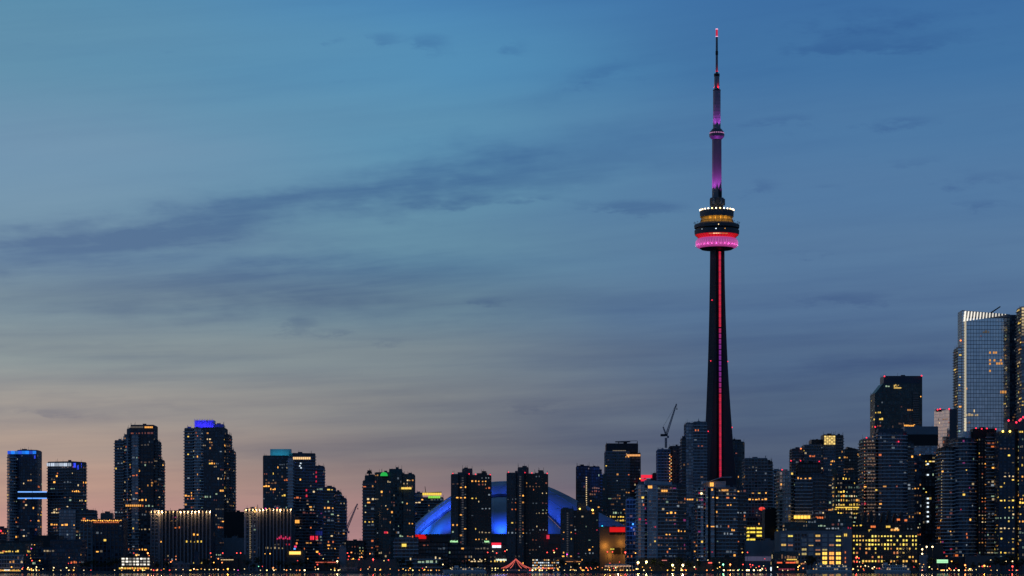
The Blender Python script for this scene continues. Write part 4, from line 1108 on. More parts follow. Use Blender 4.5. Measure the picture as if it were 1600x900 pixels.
b, _ = building('office_tower', 'slender tower with pale pink stone face and dark side', 2800, [V(x=(1464, 1496), xs=1483.5, al=54, yt=641, st='glass', wall=m_pink, pane=pane_mat('pink glass', (.95, .86, .84), (.98, .90, .88), .12, 1.0), lit=.02, fh=3.6, sh=.7, bw=2.0)], seed=38)
q = MB(); p0, p1 = (X(1483.5, 2800), 2800.0), (X(1496.2, 2800), 2800 + (X(1496, 2800) - X(1483.5, 2800)) / math.tan(radians(54))); L_ = math.hypot(p1[0] - p0[0], p1[1] - p0[1]); d_ = ((p1[0] - p0[0]) / L_, (p1[1] - p0[1]) / L_)
q.obox(p0, d_, (d_[1], -d_[0]), .1, L_, -.2, .7, GZ, Z(639, 2800)); q.build('dark_side_wall', m_navy, b)
q = MB(); q.box(X(1466, 2800), X(1495, 2800), 2810, 2825, Z(642, 2800), Z(638.5, 2800)); q.build('roof_cap', m_black, b)
beacons(b, 2798, [(1465, 640), (1469, 639), (1483, 639)], 2.5, .8)
# the big glass tower with the striped crown
GD = 2850
b, _ = building('glass_tower', 'tall pale blue glass tower with slanted crown of white light bars', GD, [
    V(x=(1508, 1578), yt=497, st='glass', wall=m_navy, pane=p_mirror, lit=.004, fh=4.2, bw=3.1, pw=.30, sh=.5, dep=44, plant=0, posts=0), V(x=(1578, 1594), yt=493, st='glass', wall=m_navy, pane=p_blue, dd=9, lit=.015, dep=36, posts=1), V(x=(1503, 1508), yt=486, st='glass', wall=m_pale, pane=p_mirror, dd=1, lit=0, plant=0, posts=0), V(x=(1496.5, 1503), yt=544, st='condop', wall=m_slabw, slab=m_slabw, pane=p_mirror, dd=2, lit=.12, pal='yellow')], seed=39)
q = MB(); q.prism([(X(1508, GD), GD + 1.5), (X(1579, GD), GD + 1.5), (X(1579, GD), GD + 30), (X(1508, GD), GD + 30)], Z(498, GD), 0, 0, lambda x, y: Z(485, GD) + (Z(491, GD) - Z(485, GD)) * (x - X(1508, GD)) / (X(1579, GD) - X(1508, GD))); q.build('crown_screen', m_grey, b)
for i in range(14):
    t = i / 13; px = 1507 + i * 4.75; ht = 14.5 * (1 - t) ** .9 + 1.5; ytop = 486 + 4.5 * t
    pa_, pb_ = PT(px + 2.0, ytop, GD - 1.4), PT(px + 2.0 - 2.6 * (ht / 16), ytop + ht, GD + .4)
    w = 1.9 * GD / F / 2 * (1 - .35 * t)
    qq = MB(); G1, G2 = GD - 1.4, GD - .4; qq.hexa([(pb_[0] - w, G1, pb_[2]), (pb_[0] + w, G1, pb_[2]), (pb_[0] + w, G2, pb_[2]), (pb_[0] - w, G2, pb_[2]), (pa_[0] - w, G1, pa_[2]), (pa_[0] + w, G1, pa_[2]), (pa_[0] + w, G2, pa_[2]), (pa_[0] - w, G2, pa_[2])])
    qq.build('light_bar', [glow((1, .93, .80), 1.1 - .3 * t)], b)
wrow(b, GD, 1507, 1509.6, 572, 160, (1, .86, .58), .34, 1, 0, 1.0, 'edge_light')
wrow(b, GD, 1507, 1509.6, 664, 22, (1, .86, .58), .5, 1, 0, 1.0, 'edge_light')
q = MB(); q.tube(PT(1548, 489, GD + 12), PT(1563, 479, GD + 12), .9, .7); q.build('roof_cleaning_boom', m_dark, b)
for (x0, y, n) in ((1545, 551, 1), (1551, 551, 2), (1545, 563, 1), (1552, 563, 1), (1562, 563, 1), (1545, 568.5, 1), (1556, 568, 3), (1545, 579.5, 1)): wrow(b, GD, x0, x0 + n * 3.6, y, 3.2, C_AM, .5, n, .3, .6)
bulb(b, GD, 1501, 532, C_OR, 2.5, .9)
building('office_tower', 'slim beige tower with pale lit top at far end of the skyline', 2800, [V(x=(1596, 1640), yt=480, st='condop', wall=m_slabw, slab=m_slabw, lit=.10, pal='yellow', fh=3.6)], seed=40)
b = [o for o in col.objects if o.get('label', '').startswith('slim beige tower')][0]
for i in range(9): wrow(b, 2800, 1596, 1606, 482.5 + i * 5, 3.0, (1, .74, .36), .5 - .04 * i, 3, .1, 1.6)

building('apartment_tower', 'dark tower with a white lit stair column behind the old terminal', 2260, [V(x=(1424, 1440), yt=715, st='glass', wall=m_navy, lit=.05), V(x=(1440, 1472), yt=712, st='condod', wall=m_black, dd=2, lit=.05, pal='yellow', slab=None)], seed=41)
b = bpy.data.objects['apartment_tower'] if False else [o for o in col.objects if o.get('label', '').startswith('dark tower with a white lit stair')][0]
for y in (725, 742, 779, 786, 792, 800, 807, 815): wrow(b, 2260, 1448, 1451, y, 2.4, C_WH, .9, 1, 0, 1.0)
b, _ = building('condominium_tower', 'broad dark condominium with long horizontal balcony lines and white roof drum', 2170, [
    V(x=(1494, 1528), yt=686, st='condod', bow=6, dep=26, wall=m_navy, pane=p_blue, lit=.045, slab=m_slab, sl=.8, pal='mixed'), V(x=(1472, 1494.4), yt=700, st='condo', wall=m_dark, dd=3, bow=4, seg=4, lit=.05, pal='mixed', slab=m_slabp), V(x=(1528, 1542), yt=684, st='mason', wall=m_black, pane=p_dark, dd=2, lit=.10), V(x=(1542, 1560), yt=678, st='condo', wall=m_brown, pane=p_brown, dd=1, lit=.10, slab=m_slab), V(x=(1520, 1557), yt=671, yb=686, st='blank', wall=m_black, pane=m_black, dd=6, dep=14)], seed=42)
q = MB(); dx_, dy_, _z = PT(1510, 686, 2182); q.lathe([(4.2, Z(687, 2182)), (4.2, Z(675, 2182)), (3.9, Z(674.3, 2182))], dx_, dy_, 24); q.build('roof_drum', m_white, b)
beacons(b, 2168, [(1525, 669), (1534, 670), (1542, 669.5), (1556, 670.5)], 2.2, .6)
wrow(b, 2168, 1472.4, 1473.4, 720, 1.4, C_WW, .5, 1, 0, .8)
for i in range(20): bulb(b, 2170, 1471.3, 722 + i * 4.7, C_WW, .5, .35, 'balcony_lamp')
b, _ = building('condominium_tower', 'blue grey tower with two bright roof lamps and glass side at skyline end', 2150, [
    V(x=(1561, 1586), yt=676, st='greym', wall=m_navy, pane=p_blue, lit=.09, pal='yellow'), V(x=(1586, 1592), yt=672, st='blank', wall=m_black, pane=m_black, dd=2), V(x=(1592, 1640), yt=671, st='glass', wall=m_navy, pane=p_blue, dd=-1, lit=.10, pal='yellow'), V(x=(1574, 1640), yt=660, yb=676, st='blank', wall=m_teal, pane=m_teal, dd=9, dep=14)], seed=43)
bulb(b, 2149, 1567, 674, C_YE, 7, .8, 'roof_lamp'); bulb(b, 2149, 1578, 674, C_YE, 7, .8, 'roof_lamp')
beacons(b, 2148, [(1576, 657), (1593, 657), (1595, 655), (1599, 652), (1588, 660)], 3, .8)

# ------------------------------------------------------------------ the old terminal on the quay
QD = 2090
b, _ = building('terminal_building', 'long old terminal with gridded windows, many glowing yellow, on the quay', QD, [
    V(x=(1218, 1316), yt=831, st='blank', wall=m_grey, pane=m_grey, dep=40, plant=0, posts=0, bw=500, fh=500), V(x=(1316, 1331), yt=828, st='blank', wall=m_grey, pane=m_grey, dd=-2, dep=30, posts=1), V(x=(1331, 1434), yt=832, st='blank', wall=m_brown, pane=m_brown, dd=1, dep=40, bw=500, fh=500, plant=2)], seed=44, cat='building')
rq = random.Random(3)
frm = MB(); frm.box(-.5, .5, -.5, .5, -.5, .5); me_fr = frm.mesh('window surround', [m_pale]); me_sil = frm.mesh('window glass', [p_dark]); me_slate = frm.mesh('pale window glass', [mat('pale blind', (.42, .44, .46), .6)])
for i in range(9):
    for j in range(7):
        x0 = 1220.5 + i * 10.7; y = 836.5 + j * 7.1
        if i == 0 and j > 4: continue
        a, c = X(x0, QD), X(x0 + 7.6, QD); zz0, zz1 = Z(y + 2.3, QD), Z(y - 2.3, QD)
        w_ = piece('window', me_slate if rq.random() < .8 and j < 5 else me_sil, b, ((a + c) / 2, QD - .2, (zz0 + zz1) / 2), 0, (c - a, .5, zz1 - zz0))
        if i >= 6 and j >= 4: cc = ((1, .58, .07), 1.15) if not (i == 7 and j > 3) else ((1, .36, .05), 1.15)
        elif (i == 8 and j < 3) or (i == 1 and j == 0): cc = ((1, .78, .10), .8)
        elif rq.random() < .32: cc = rq.choice((((1, .6, .1), .55), ((1, .75, .2), .35), ((1, .35, .1), .3)))
        else: cc = None
        if cc:
            fr_ = 1.0 if (i >= 6 and j >= 4) else rq.uniform(.3, .7)
            piece('lit_window', lit_mesh(*cc), w_, ((a + c) / 2, QD - .5, zz0 + (zz1 - zz0) * fr_ / 2), 0, ((c - a) * .94, .12, (zz1 - zz0) * fr_))
        piece('window_bar', me_fr, w_, ((a + c) / 2, QD - .6, (zz0 + zz1) / 2), 0, (.22, .12, zz1 - zz0)); piece('window_sill', me_fr, w_, ((a + c) / 2, QD - .45, zz0 - .15), 0, (c - a + .6, .6, .3))
for i in range(21):
    for j in range(7):
        x0 = 1332.5 + i * 4.85; y = 837.5 + j * 6.5; Dq = QD + 1
        a, c = X(x0, Dq), X(x0 + 3.1, Dq); zz0, zz1 = Z(y + 2.1, Dq), Z(y - 2.1, Dq)
        w_ = piece('window', me_sil, b, ((a + c) / 2, Dq - .2, (zz0 + zz1) / 2), 0, (c - a, .5, zz1 - zz0))
        pr = (.85, .8, .72, .55, .32, .35, .62)[j]
        if rq.random() < pr:
            cc = rq.choice(((( 1, .74, .09), 1.1), ((1, .74, .09), .7), ((1, .55, .08), .8), ((1, .62, .10), .4), ((1, .3, .06), .45) if j > 2 else ((1, .8, .15), .9)))
            piece('lit_window', lit_mesh(*cc), w_, ((a + c) / 2, Dq - .5, zz0 + (zz1 - zz0) * .42), 0, ((c - a) * rq.choice((.95, .8, .6)), .12, (zz1 - zz0) * rq.choice((.8, .65, .5))))
for (px, py) in ((1319, 836), (1321.5, 836)): wrow(b, QD - 2, px, px + 1.6, py, 4, C_YE, .8, 1, 0, .5)
for y in (863, 872, 878): wrow(b, QD - 2, 1320, 1321.4, y, 3, C_OR, .6, 1, 0, .5)
b, _ = building('terrace_apartments', 'stepped terrace of apartments on the roof line behind the old terminal', 2138, [
    V(x=(1226, 1262), yt=818, st='teal', wall=m_teal, lit=.10, dep=16), V(x=(1262, 1290), yt=812, st='teal', wall=m_teal, lit=.10, dep=16, dd=1), V(x=(1290, 1331), yt=804, st='teal', wall=m_teal, lit=.10, pal='mixed', dep=16, dd=2), V(x=(1331, 1432), yt=818, st='mason', wall=m_dark, lit=.06, dep=16, dd=3)], seed=45)
for i in range(8):
    q = MB(); x = 1340 + i * 9.5; q.hexa([(X(x, 2140), 2141, Z(818, 2141)), (X(x + 6, 2140), 2141, Z(818, 2141)), (X(x + 6, 2140), 2155, Z(818, 2141)), (X(x, 2140), 2155, Z(818, 2141)), (X(x + 2, 2140), 2143, Z(802 - (i % 3) * 2, 2141)), (X(x + 5, 2140), 2143, Z(802 - (i % 3) * 2, 2141)), (X(x + 5, 2140), 2152, Z(802 - (i % 3) * 2, 2141)), (X(x + 2, 2140), 2152, Z(802 - (i % 3) * 2, 2141))]); q.build('roof_turret', m_dark, b)
for (px, py, w, c) in ((1360, 823, 8, C_OR), (1384, 823, 7, C_YE), (1391, 828, 14, C_AM), (1398, 826, 5, C_WW), (1401, 812, 5, C_OR), (1413, 813, 4, C_OR), (1357, 829, 4, C_YE)): wrow(b, 2141, px, px + w, py, 3, c, .8, 3, .25, 1.0)

# ------------------------------------------------------------------ low buildings along the quay
b, _ = building('quay_building', 'pale blue low quay building with glowing amber ground floor at shore', 2040, [V(x=(-6, 31), yt=868, st='glass', wall=m_pale, pane=p_blue, lit=.10, fh=3.4), V(x=(-6, 40), yt=852, st='teal', wall=m_teal, dd=16, lit=.04)], seed=60)
for i in range(16): wrow(b, 2036, -4 + i * 2.3, -2.6 + i * 2.3, 892.5 - (i % 3) * .5, 3.4, (C_AM, C_YE)[i % 2], .8, 1, 0, .4)
wrow(b, 2040, 8, 17, 890.6, 1.2, C_WH, .8, 2, .1, 4.6); wrow(b, 2050, 0, 6, 863.5, 2, C_YE, .6, 2, .2, 1)
building('podium_block', 'dark low podium below the skybridge towers', 2200, [V(x=(0, 60), yt=847, st='teal', wall=m_dark, lit=.03), V(x=(54, 92), yt=838, st='blank', wall=m_dark, pane=m_dark, dd=60), V(x=(78, 128), yt=845, st='glass', wall=m_navy, lit=.02, dd=-20)], seed=61)
building('podium_block', 'dark blue stepped podium in front of the amber roofed hotel', 2110, [V(x=(60, 126), yt=857, st='glass', wall=m_navy, lit=.015, dep=20), V(x=(31, 62), yt=872, st='condod', dd=-8, lit=.04)], seed=62)
b, _ = building('corner_tower', 'short dark tower top at the far left end of the skyline', 2650, [V(x=(-12, 11), yt=826, st='condod', lit=.05)], seed=63)
beacons(b, 2648, [(1, 829.6)], 3, .9)
b, _ = building('parking_garage', 'open parking garage with four bright white lit decks', 2070, [V(x=(188, 235), yt=870, st='blank', wall=m_dark, pane=m_dark, dep=24)], seed=64)
for j in range(3):
    for i in range(8): wrow(b, 2070, 190 + i * 5.6 + (.8 if i % 2 else 0), 195 + i * 5.6, 873 + j * 4.5, 2.4, (1, .93, .78), (.9, 1.3, .3, 1.1, .5, .7, .15)[(i * 3 + j * 5) % 7], 1, (.1, .3, .2)[(i + 2 * j) % 3], .6)
for i in range(12): wrow(b, 2070, 186 + i * 4, 189.4 + i * 4, 888, 2.6, (C_YE, C_AM)[i % 2], .7, 1, .1, .6)
building('pavilion', 'low quay pavilion with flat pale roof edge', 2045, [V(x=(268, 296), yt=881, st='glass', wall=m_grey, lit=.05, fh=4), V(x=(303, 310), yt=866, st='blank', wall=m_navy, pane=m_navy, dd=8, dep=6), V(x=(296, 322), yt=884, st='blank', wall=m_dark, pane=m_dark, dd=3)], seed=65)
b, _ = building('market_hall', 'dark hall with lit eaves strip below the black block', 2075, [V(x=(340, 372), yt=874, st='blank', wall=m_dark, pane=m_dark), V(x=(364, 384), yt=868, st='blank', wall=m_brown, pane=m_brown, dd=5)], seed=66)
wrow(b, 2075, 345, 365, 874.6, 1.2, C_WW, .6, 8, .2, .6)
b, _ = building('restaurant', 'low restaurant with golden lit awning and blue and red sign', 2105, [V(x=(448, 474), yt=861, st='blank', wall=m_brown, pane=m_brown, dep=16)], seed=67)
wrow(b, 2105, 452, 470, 864, 4.6, (1, .6, .1), 1.3, 6, .1, .8, 'awning_light'); wrow(b, 2105, 459, 462, 857.5, 2.6, (.1, .35, 1), 1.0, 1, 0, 1, 'sign_letter'); wrow(b, 2105, 460, 463.5, 854, 2.6, (1, .03, .15), .9, 1, 0, 1, 'sign_letter'); wrow(b, 2105, 462.5, 465, 849, 3, C_OR, .9, 1, 0, 1, 'sign_letter')
q = MB(); q.box(X(459, 2105), X(465, 2105), 2104.6, 2106, Z(862, 2105), Z(847, 2105)); q.build('sign_post', m_dark, b)
b, _ = building('pier_shed', 'long low dark shed with red eaves light and pale end pillar', 2060, [V(x=(490, 531), yt=878, st='blank', wall=m_dark, pane=m_dark), V(x=(530, 540), yt=857, st='blank', wall=m_grey, pane=m_grey, dd=2, dep=8)], seed=68)
wrow(b, 2060, 493, 525, 878.6, 1.3, (1, .16, .05), .5, 9, .1, .6)
building('office_block', 'plain dark block below the leaning crane jib', 2350, [V(x=(537, 568), yt=846, st='greym', wall=m_dark, lit=.04), V(x=(560, 569), yt=848, st='greym', wall=m_dark, lit=.25, dd=-2)], seed=69)
b, _ = building('boat_house', 'wide dark green boat house with golden lit dock floor', 2040, [V(x=(541, 622), yt=876, st='blank', wall=m_teal, pane=m_teal), V(x=(530, 558), yt=888, st='glass', wall=m_grey, dd=-6, lit=.02)], seed=70)
for i in range(20): wrow(b, 2034, 559 + i * 2.9, 561.5 + i * 2.9, 893.4 + (i % 2) * .8, 1.6, (C_YE, C_AM)[i % 2], .8, 1, .1, .4)
building('terrace_condominium', 'dark stepped condominium left of the stadium wall', 2110, [V(x=(616, 652), yt=842, st='condo', wall=m_grey, lit=.02), V(x=(646, 690), yt=868, st='condo', wall=m_dark, dd=-8, lit=.04), V(x=(652, 700), yt=848, st='glass', wall=m_black, pane=p_dark, dd=4, lit=.015)], seed=71)
b = [o for o in col.objects if o.get('label', '').startswith('dark stepped condominium left')][0]
wrow(b, 2110, 628, 635, 852, 4.5, (1, .72, .08), .8, 1, 0, 1.5)
b, _ = building('low_block', 'low dark shops at the feet of the twin slab towers', 2120, [V(x=(690, 790), yt=853, st='office', wall=m_dark, lit=.06, pal='warm')], seed=72)
wrow(b, 2118, 768, 783, 850.2, 4.4, (1, .01, .03), .75, 1, 0, 1.4, 'billboard'); wrow(b, 2118, 769, 783, 854, 3.8, (.85, .92, 1), 1.0, 2, .03, 1.4, 'billboard'); scribble(b, 2117, 775, 11, 874.6, (.9, 1, .8), .9)
b, _ = building('lit_office', 'small office with rows of white dot windows right of the light strung tent', 2085, [V(x=(831, 875), yt=872, st='office', wall=m_dark, lit=.0)], seed=73)
rl_ = random.Random(4)
for j in range(4):
    for i in range(14):
        if rl_.random() < .75: wrow(b, 2085, 832 + i * 3.0, 834 + i * 3.0, 875 + j * 4.2, 1.7, rl_.choice((C_WW, C_WH, C_AM)), rl_.choice((.3, .7, .9)), 1, 0, .7)
wrow(b, 2085, 840, 866, 888, 2, (1, .08, .04), .6, 9, .2, .7)
# curved ramp roof
t_ = thing('ramp_roof', 'curved sloping roof with orange lit lower edge beside short dark tower', 'roof', PT(890, 893, 2060)); t_.location.z = GZ
q = MB(); pts = [(866, 870.5), (880, 871), (895, 873.5), (908, 877.5)]
for (p, s) in zip(pts, pts[1:]):
    a, c = PT(p[0], p[1], 2060), PT(s[0], s[1], 2060)
    q.hexa([(a[0], 2060, a[2] - 3), (c[0], 2060, c[2] - 1.2), (c[0], 2080, c[2] - 1.2), (a[0], 2080, a[2] - 3), (a[0], 2060, a[2]), (c[0], 2060, c[2]), (c[0], 2080, c[2]), (a[0], 2080, a[2])])
q.build('roof_slab', m_tan, t_)
for px in (868, 880, 893, 905):
    q = MB(); q.tube((X(px, 2066), 2066, GZ), (X(px, 2066), 2066, Z(876, 2066) - .5), .5, .5, 8); q.build('column', m_conc, t_)
wrow(t_, 2060, 884, 908, 877.5, .7, (1, .35, .06), .6, 6, .1, .4, 'eaves_light')
# marquee and light-strung tent
t_ = thing('marquee', 'long white marquee with warm light strung along its ridge', 'tent', (X(966, 2040), 2040, GZ))
q = MB(); a, c = X(945, 2040), X(988, 2040); q.hexa([(a, 2036, Z(884, 2040)), (c, 2036, Z(884, 2040)), (c, 2050, Z(884, 2040)), (a, 2050, Z(884, 2040)), (a + 2, 2042, Z(881, 2040)), (c - 5, 2042, Z(881, 2040)), (c - 5, 2044, Z(881, 2040)), (a + 2, 2044, Z(881, 2040))]); q.build('canopy', mat('tent fabric', (.45, .42, .38), .7), t_)
for i in range(10):
    q = MB(); x = a + (c - a) * i / 9; q.tube((x, 2036.3, GZ), (x, 2036.3, Z(884, 2040)), .2); q.build('pole', m_white, t_)
for i in range(18): bulb(t_, 2035.5, 946 + i * 2.3, 884.5, (1, .55, .3), 1.2, .35, 'string_light')
lamp('tent_light', t_, (X(966, 2040), 2043, Z(888, 2040)), (1, .6, .3), 900, .5)
t_ = thing('light_tent', 'peaked tent outlined by strings of red lights on the quay', 'tent', (X(806, 2025), 2025, GZ))
q = MB(); q.tube((X(806, 2025), 2025, GZ), PT(806, 872, 2025), .25, .15); q.build('mast', m_steel, t_)
for (px, py, yy) in ((783, 888, 2017), (790, 888, 2013), (797, 888, 2012), (815, 888, 2012), (823, 888, 2013), (831, 888.5, 2017), (828, 888, 2033), (786, 888, 2033)):
    A, Bp = PT(806, 873, 2025), (X(px, 2025), yy, Z(py, 2025))
    q = MB(); n = 18
    for i in range(n):
        p = lerp3(A, Bp, (i + .5) / n); q.ball((p[0], p[1], p[2] - 1.1 * sin(pi * (i + .5) / n)), .30, 0, 6, 4)
    q.tube(A, lerp3(A, Bp, .5)[:2] + (lerp3(A, Bp, .5)[2] - 1.1,), .06, .06, 4, 1); q.tube(lerp3(A, Bp, .5)[:2] + (lerp3(A, Bp, .5)[2] - 1.1,), Bp, .06, .06, 4, 1)
    q.tube(Bp, (Bp[0], Bp[1], GZ), .12, .12, 5, 1); q.build('light_string', [glow((1, .16, .10), .9), m_dark], t_)
q = MB(); q.box(X(788, 2025), X(828, 2025), 2020, 2032, GZ, Z(889.5, 2025)); q.build('stage_floor', m_grey, t_)
b, _ = building('quay_shops', 'low quay shops with dull red brown front below the condominiums', 2050, [V(x=(1068, 1113), yt=878, st='blank', wall=m_brown, pane=m_brown), V(x=(1000, 1068), yt=874, st='blank', wall=m_dark, pane=m_dark, dd=10), V(x=(1113, 1164), yt=872, st='blank', wall=m_dark, pane=m_dark, dd=12)], seed=74)
wrow(b, 2050, 1106.5, 1112.5, 879.4, 1.6, (1, .10, .06), 1.3, 1, 0, .6, 'sign_panel'); wrow(b, 2060, 1034, 1042, 875.6, 1.0, (1, .25, .2), .6, 3, .1, .6)
b, _ = building('pavilion', 'teal glass pavilion with orange neon band before the old terminal', 2040, [V(x=(1210, 1248), yt=864, st='teal', wall=m_teal, lit=.08, fh=4.2), V(x=(1208, 1250), yt=882, st='blank', wall=m_dark, pane=m_dark, dd=-5, dep=8)], seed=75)
wrow(b, 2040, 1214, 1243, 879.8, 3.4, (1, .13, .02), .8, 6, .05, .6, 'neon_band'); wrow(b, 2040, 1229, 1245, 874.3, 1.6, C_YE, .8, 6, .15, .6)
wrow(b, 2035, 1216, 1242, 889.5, 2.6, (.8, .03, .06), .22, 6, .2, .5)
wrow(b, 2034, 1203.5, 1205.5, 889, 6, C_WH, 1.0, 1, 0, 1, 'lit_doorway')
building('podium_block', 'grey brown podium under the white lit stair tower', 2120, [V(x=(1434, 1474), yt=853, st='blank', wall=m_brown, pane=m_brown), V(x=(1436, 1450), yt=868, st='blank', wall=m_pale, pane=m_pale, dd=-10, dep=8), V(x=(1508, 1562), yt=870, st='blank', wall=m_conc, pane=m_conc, dd=-14, dep=10), V(x=(1450, 1512), yt=872, st='blank', wall=m_dark, pane=m_dark, dd=-12)], seed=76)
t_ = thing('billboard', 'bright green white billboard standing on two posts by the quay', 'billboard', (X(1472, 2030), 2030, GZ))
q = MB(); q.box(X(1463.5, 2030), X(1481.5, 2030), 2029.6, 2030.4, Z(880, 2030), Z(874, 2030)); q.build('board', m_dark, t_)
wrow(t_, 2029.6, 1463.8, 1481.2, 877, 5.4, (.45, 1, .52), .72, 1, 0, .15, 'lit_panel')
for i in range(9): wrow(t_, 2029.6, 1465 + i * 1.7, 1466 + i * 1.7, 877.4, 1.2, (.3, .75, .38), .5, 1, 0, .35, 'sign_letter')
for px in (1466, 1479):
    q = MB(); q.tube((X(px, 2030), 2030, GZ), (X(px, 2030), 2030, Z(880, 2030)), .3); q.build('post', m_steel, t_)

# ------------------------------------------------------------------ lamps
LC = {'w': (C_WW, 'white'), 'y': ((1, .80, .25), 'yellow'), 'a': (C_AM, 'amber'), 'r': ((1, .06, .04), 'red'), 'o': ((1, .26, .06), 'orange'), 'g': ((.25, 1, .55), 'green'), 'm': ((1, .05, .7), 'magenta')}
LPOS = '''84 887 w2|83 891 y|104 887 y2|108 891 y|115 891 a2|116 887 w|107 892 w|95 892 w|42 867 r|48 872 a|50 876 r2|62 876 a2|54 851 a|49 857 m|108 871 a|111 880 r|107 880 r|43 889 a2|46 890 y2|49 889 a2|52 891 y2|56 889 y|61 891 a|67 889 w|131 892 w|142 892 r|179 892 w|190 893 a
209 864 r|231 864 o3|213 868 w|217 867 w|228 888 a|233 868 o|267 878 o2|269 876 o|275 869 o|275 874 o|329 864 r2|348 864 r2|370 864 r2|376 864 r2|341 873 o2|334 879 a2|347 879 o2|330 870 o|240 891 r2|246 890 o2|252 892 r|256 889 a|236 890 y|223 892 y2|226 894 y|265 891 r2|275 890 w|286 890 w|303 889 w2|309 890 y|320 890 w|327 890 y|333 890 w|341 890 w2|356 889 a3|366 890 w|372 891 m|382 889 w|244 895 o
404 885 g|410 885 r|407 891 w|417 891 y2|428 892 w2|427 887 o2|431 890 a|444 890 w|454 890 w|476 893 w3|497 889 w2|523 894 y2|529 892 w2|531 890 y|527 877 w3|499 865 r2|496 882 r2|465 876 r|505 873 y|543 864 r2|549 863 o2|545 869 r2|544 874 r|552 873 a2|565 870 o2|561 874 r2|565 864 a|578 865 o2|583 874 r3|575 889 w|586 889 w|600 876 y|414 865 a|422 865 a2|481 873 a|493 890 w
607 875 r2|634 892 y|645 892 y2|655 892 a|662 892 a|669 892 a|674 892 a|682 892 a|686 892 a|660 888 r|666 886 w|692 882 w2|704 888 y|714 888 y|724 888 y|732 888 a|738 889 o|744 888 y|744 891 o2|751 888 y2|757 888 w2|769 888 w|774 888 y2|778 888 y|769 893 y|774 893 y|787 893 a2|793 894 w|762 863 r2|770 861 w|776 864 r2|789 861 r2|792 859 w|717 892 r|733 875 a|741 874 w|750 874 w|758 874 w
832 893 w3|843 892 y3|847 893 w2|828 893 r2|811 891 a|855 863 r2|865 860 r2|866 863 y2|870 857 r|886 866 m2|884 881 a|892 886 w|892 890 a|907 887 o2|908 889 a|912 893 a2|918 888 r|924 889 o|930 888 a|934 886 o|941 887 o|949 862 r2|957 862 r2|977 863 r3|953 880 r|968 878 r|993 864 a2|905 881 y|949 890 w|952 890 a|960 892 a|962 887 w2|980 893 y2|985 892 a|973 891 a|990 892 a|997 879 y4|1010 878 y4|1004 886 a|1006 893 w2|1016 887 o|996 882 o|1018 893 a
854 895 y|882 895 w|891 895 y|900 895 w|865 895 w
1051 883 y4|1067 883 w4|1054 887 w|1051 893 a2|1085 886 w2|1087 889 r|1130 882 g3|1141 882 o3|1161 882 r2|1172 882 r2|1176 883 r2|1173 886 r|1186 885 r2|1193 884 w|1131 892 w3|1141 893 w2|1145 893 w|1153 892 w2|1155 890 g|1167 892 w3|1170 892 w3|1178 892 w3|1184 892 w|1188 892 w3|1160 895 y|1121 888 y|1124 879 w|1168 863 r2|1160 863 a2|1195 873 r|1090 875 w|1106 875 w|1197 895 w
1215 886 w2|1223 895 w|1231 896 w|1247 890 a2|1249 884 a2|1252 881 a|1255 888 o2|1258 878 w|1247 886 y2|1271 889 a|1338 871 r3|1342 872 r2|1339 878 r2|1343 878 w|1335 878 r|1340 885 w|1345 885 y|1352 884 w2|1357 885 w|1349 889 a|1341 893 y|1333 889 y2|1366 886 w2|1363 888 w2|1370 888 o|1374 888 r2|1380 887 w|1392 878 o|1348 880 o|1312 885 w
1414 886 w2|1417 889 w|1428 886 r|1441 886 w|1441 891 r2|1441 894 w|1452 886 y2|1437 881 a|1443 882 a|1441 858 w3|1448 854 w3|1457 854 w3|1441 865 w3|1465 889 a|1471 894 w|1470 891 a|1480 894 w2|1484 889 r2|1491 892 w2|1498 891 y3|1486 895 a|1508 883 o3|1508 891 o2|1509 896 w|1515 889 w2|1516 893 w|1519 896 w|1530 885 w|1535 885 r2|1538 884 a3|1543 885 w|1547 885 r|1558 895 w|1582 877 w2|1582 885 r3|1577 891 r|1590 891 r|1582 892 r|1548 875 w|1487 877 a2|1572 877 w|1588 895 w'''
_lm = {}
def lamp_mesh(c, size, h):
    h = round(h * 2) / 2
    k = (c, size, h)
    if k not in _lm:
        q = MB(); r = (.34, .46, .62, .85)[size - 1]
        q.tube((0, 0, 0), (0, 0, h - r * .8), .16, .10, 6, 1); q.lathe([(.3, 0), (.3, .3), (.14, .5)], 0, 0, 6, 1)
        q.ball((0, 0, h), r, 0, 10, 6); q.lathe([(r * .5, h - r * 1.05), (r * .5, h - r * .8)], 0, 0, 8, 1); q.lathe([(r * .55, h + r * .82), (.04, h + r * 1.2)], 0, 0, 8, 1)
        _lm[k] = q.mesh('street lamp', [glow(LC[c][0], (2.2, 3.4, 5.0, 9.0)[size - 1]), m_dark])
    return _lm[k]
rlp = random.Random(11)
ZONES = [(70, 'before the pale blue quay building'), (186, 'before the amber roofed hotel'), (268, 'before the bright parking garage'), (335, 'before the low quay pavilion'), (400, 'before the dark market hall'), (480, 'before the golden awning restaurant'),
         (540, 'before the long pier shed'), (615, 'before the green boat house'), (695, 'before the dark stepped condominium'), (790, 'before the left slab tower'), (832, 'around the light strung tent'), (880, 'before the white dot office'),
         (940, 'near the curved ramp roof'), (992, 'beside the long marquee'), (1072, 'before the white condominium with amber penthouse'), (1160, 'before the red brown quay shops'), (1208, 'before the blank grey hall'), (1262, 'by the teal neon pavilion'),
         (1335, 'before the gridded terminal windows'), (1434, 'before the yellow lit terminal half'), (1460, 'before the grey brown podium'), (1512, 'around the green billboard'), (1562, 'below the broad lined condominium'), (9999, 'at the right end of the quay')]
def zone(px): return [n for lim, n in ZONES if px < lim][0]
rx = random.Random(21)
EXTRA = []
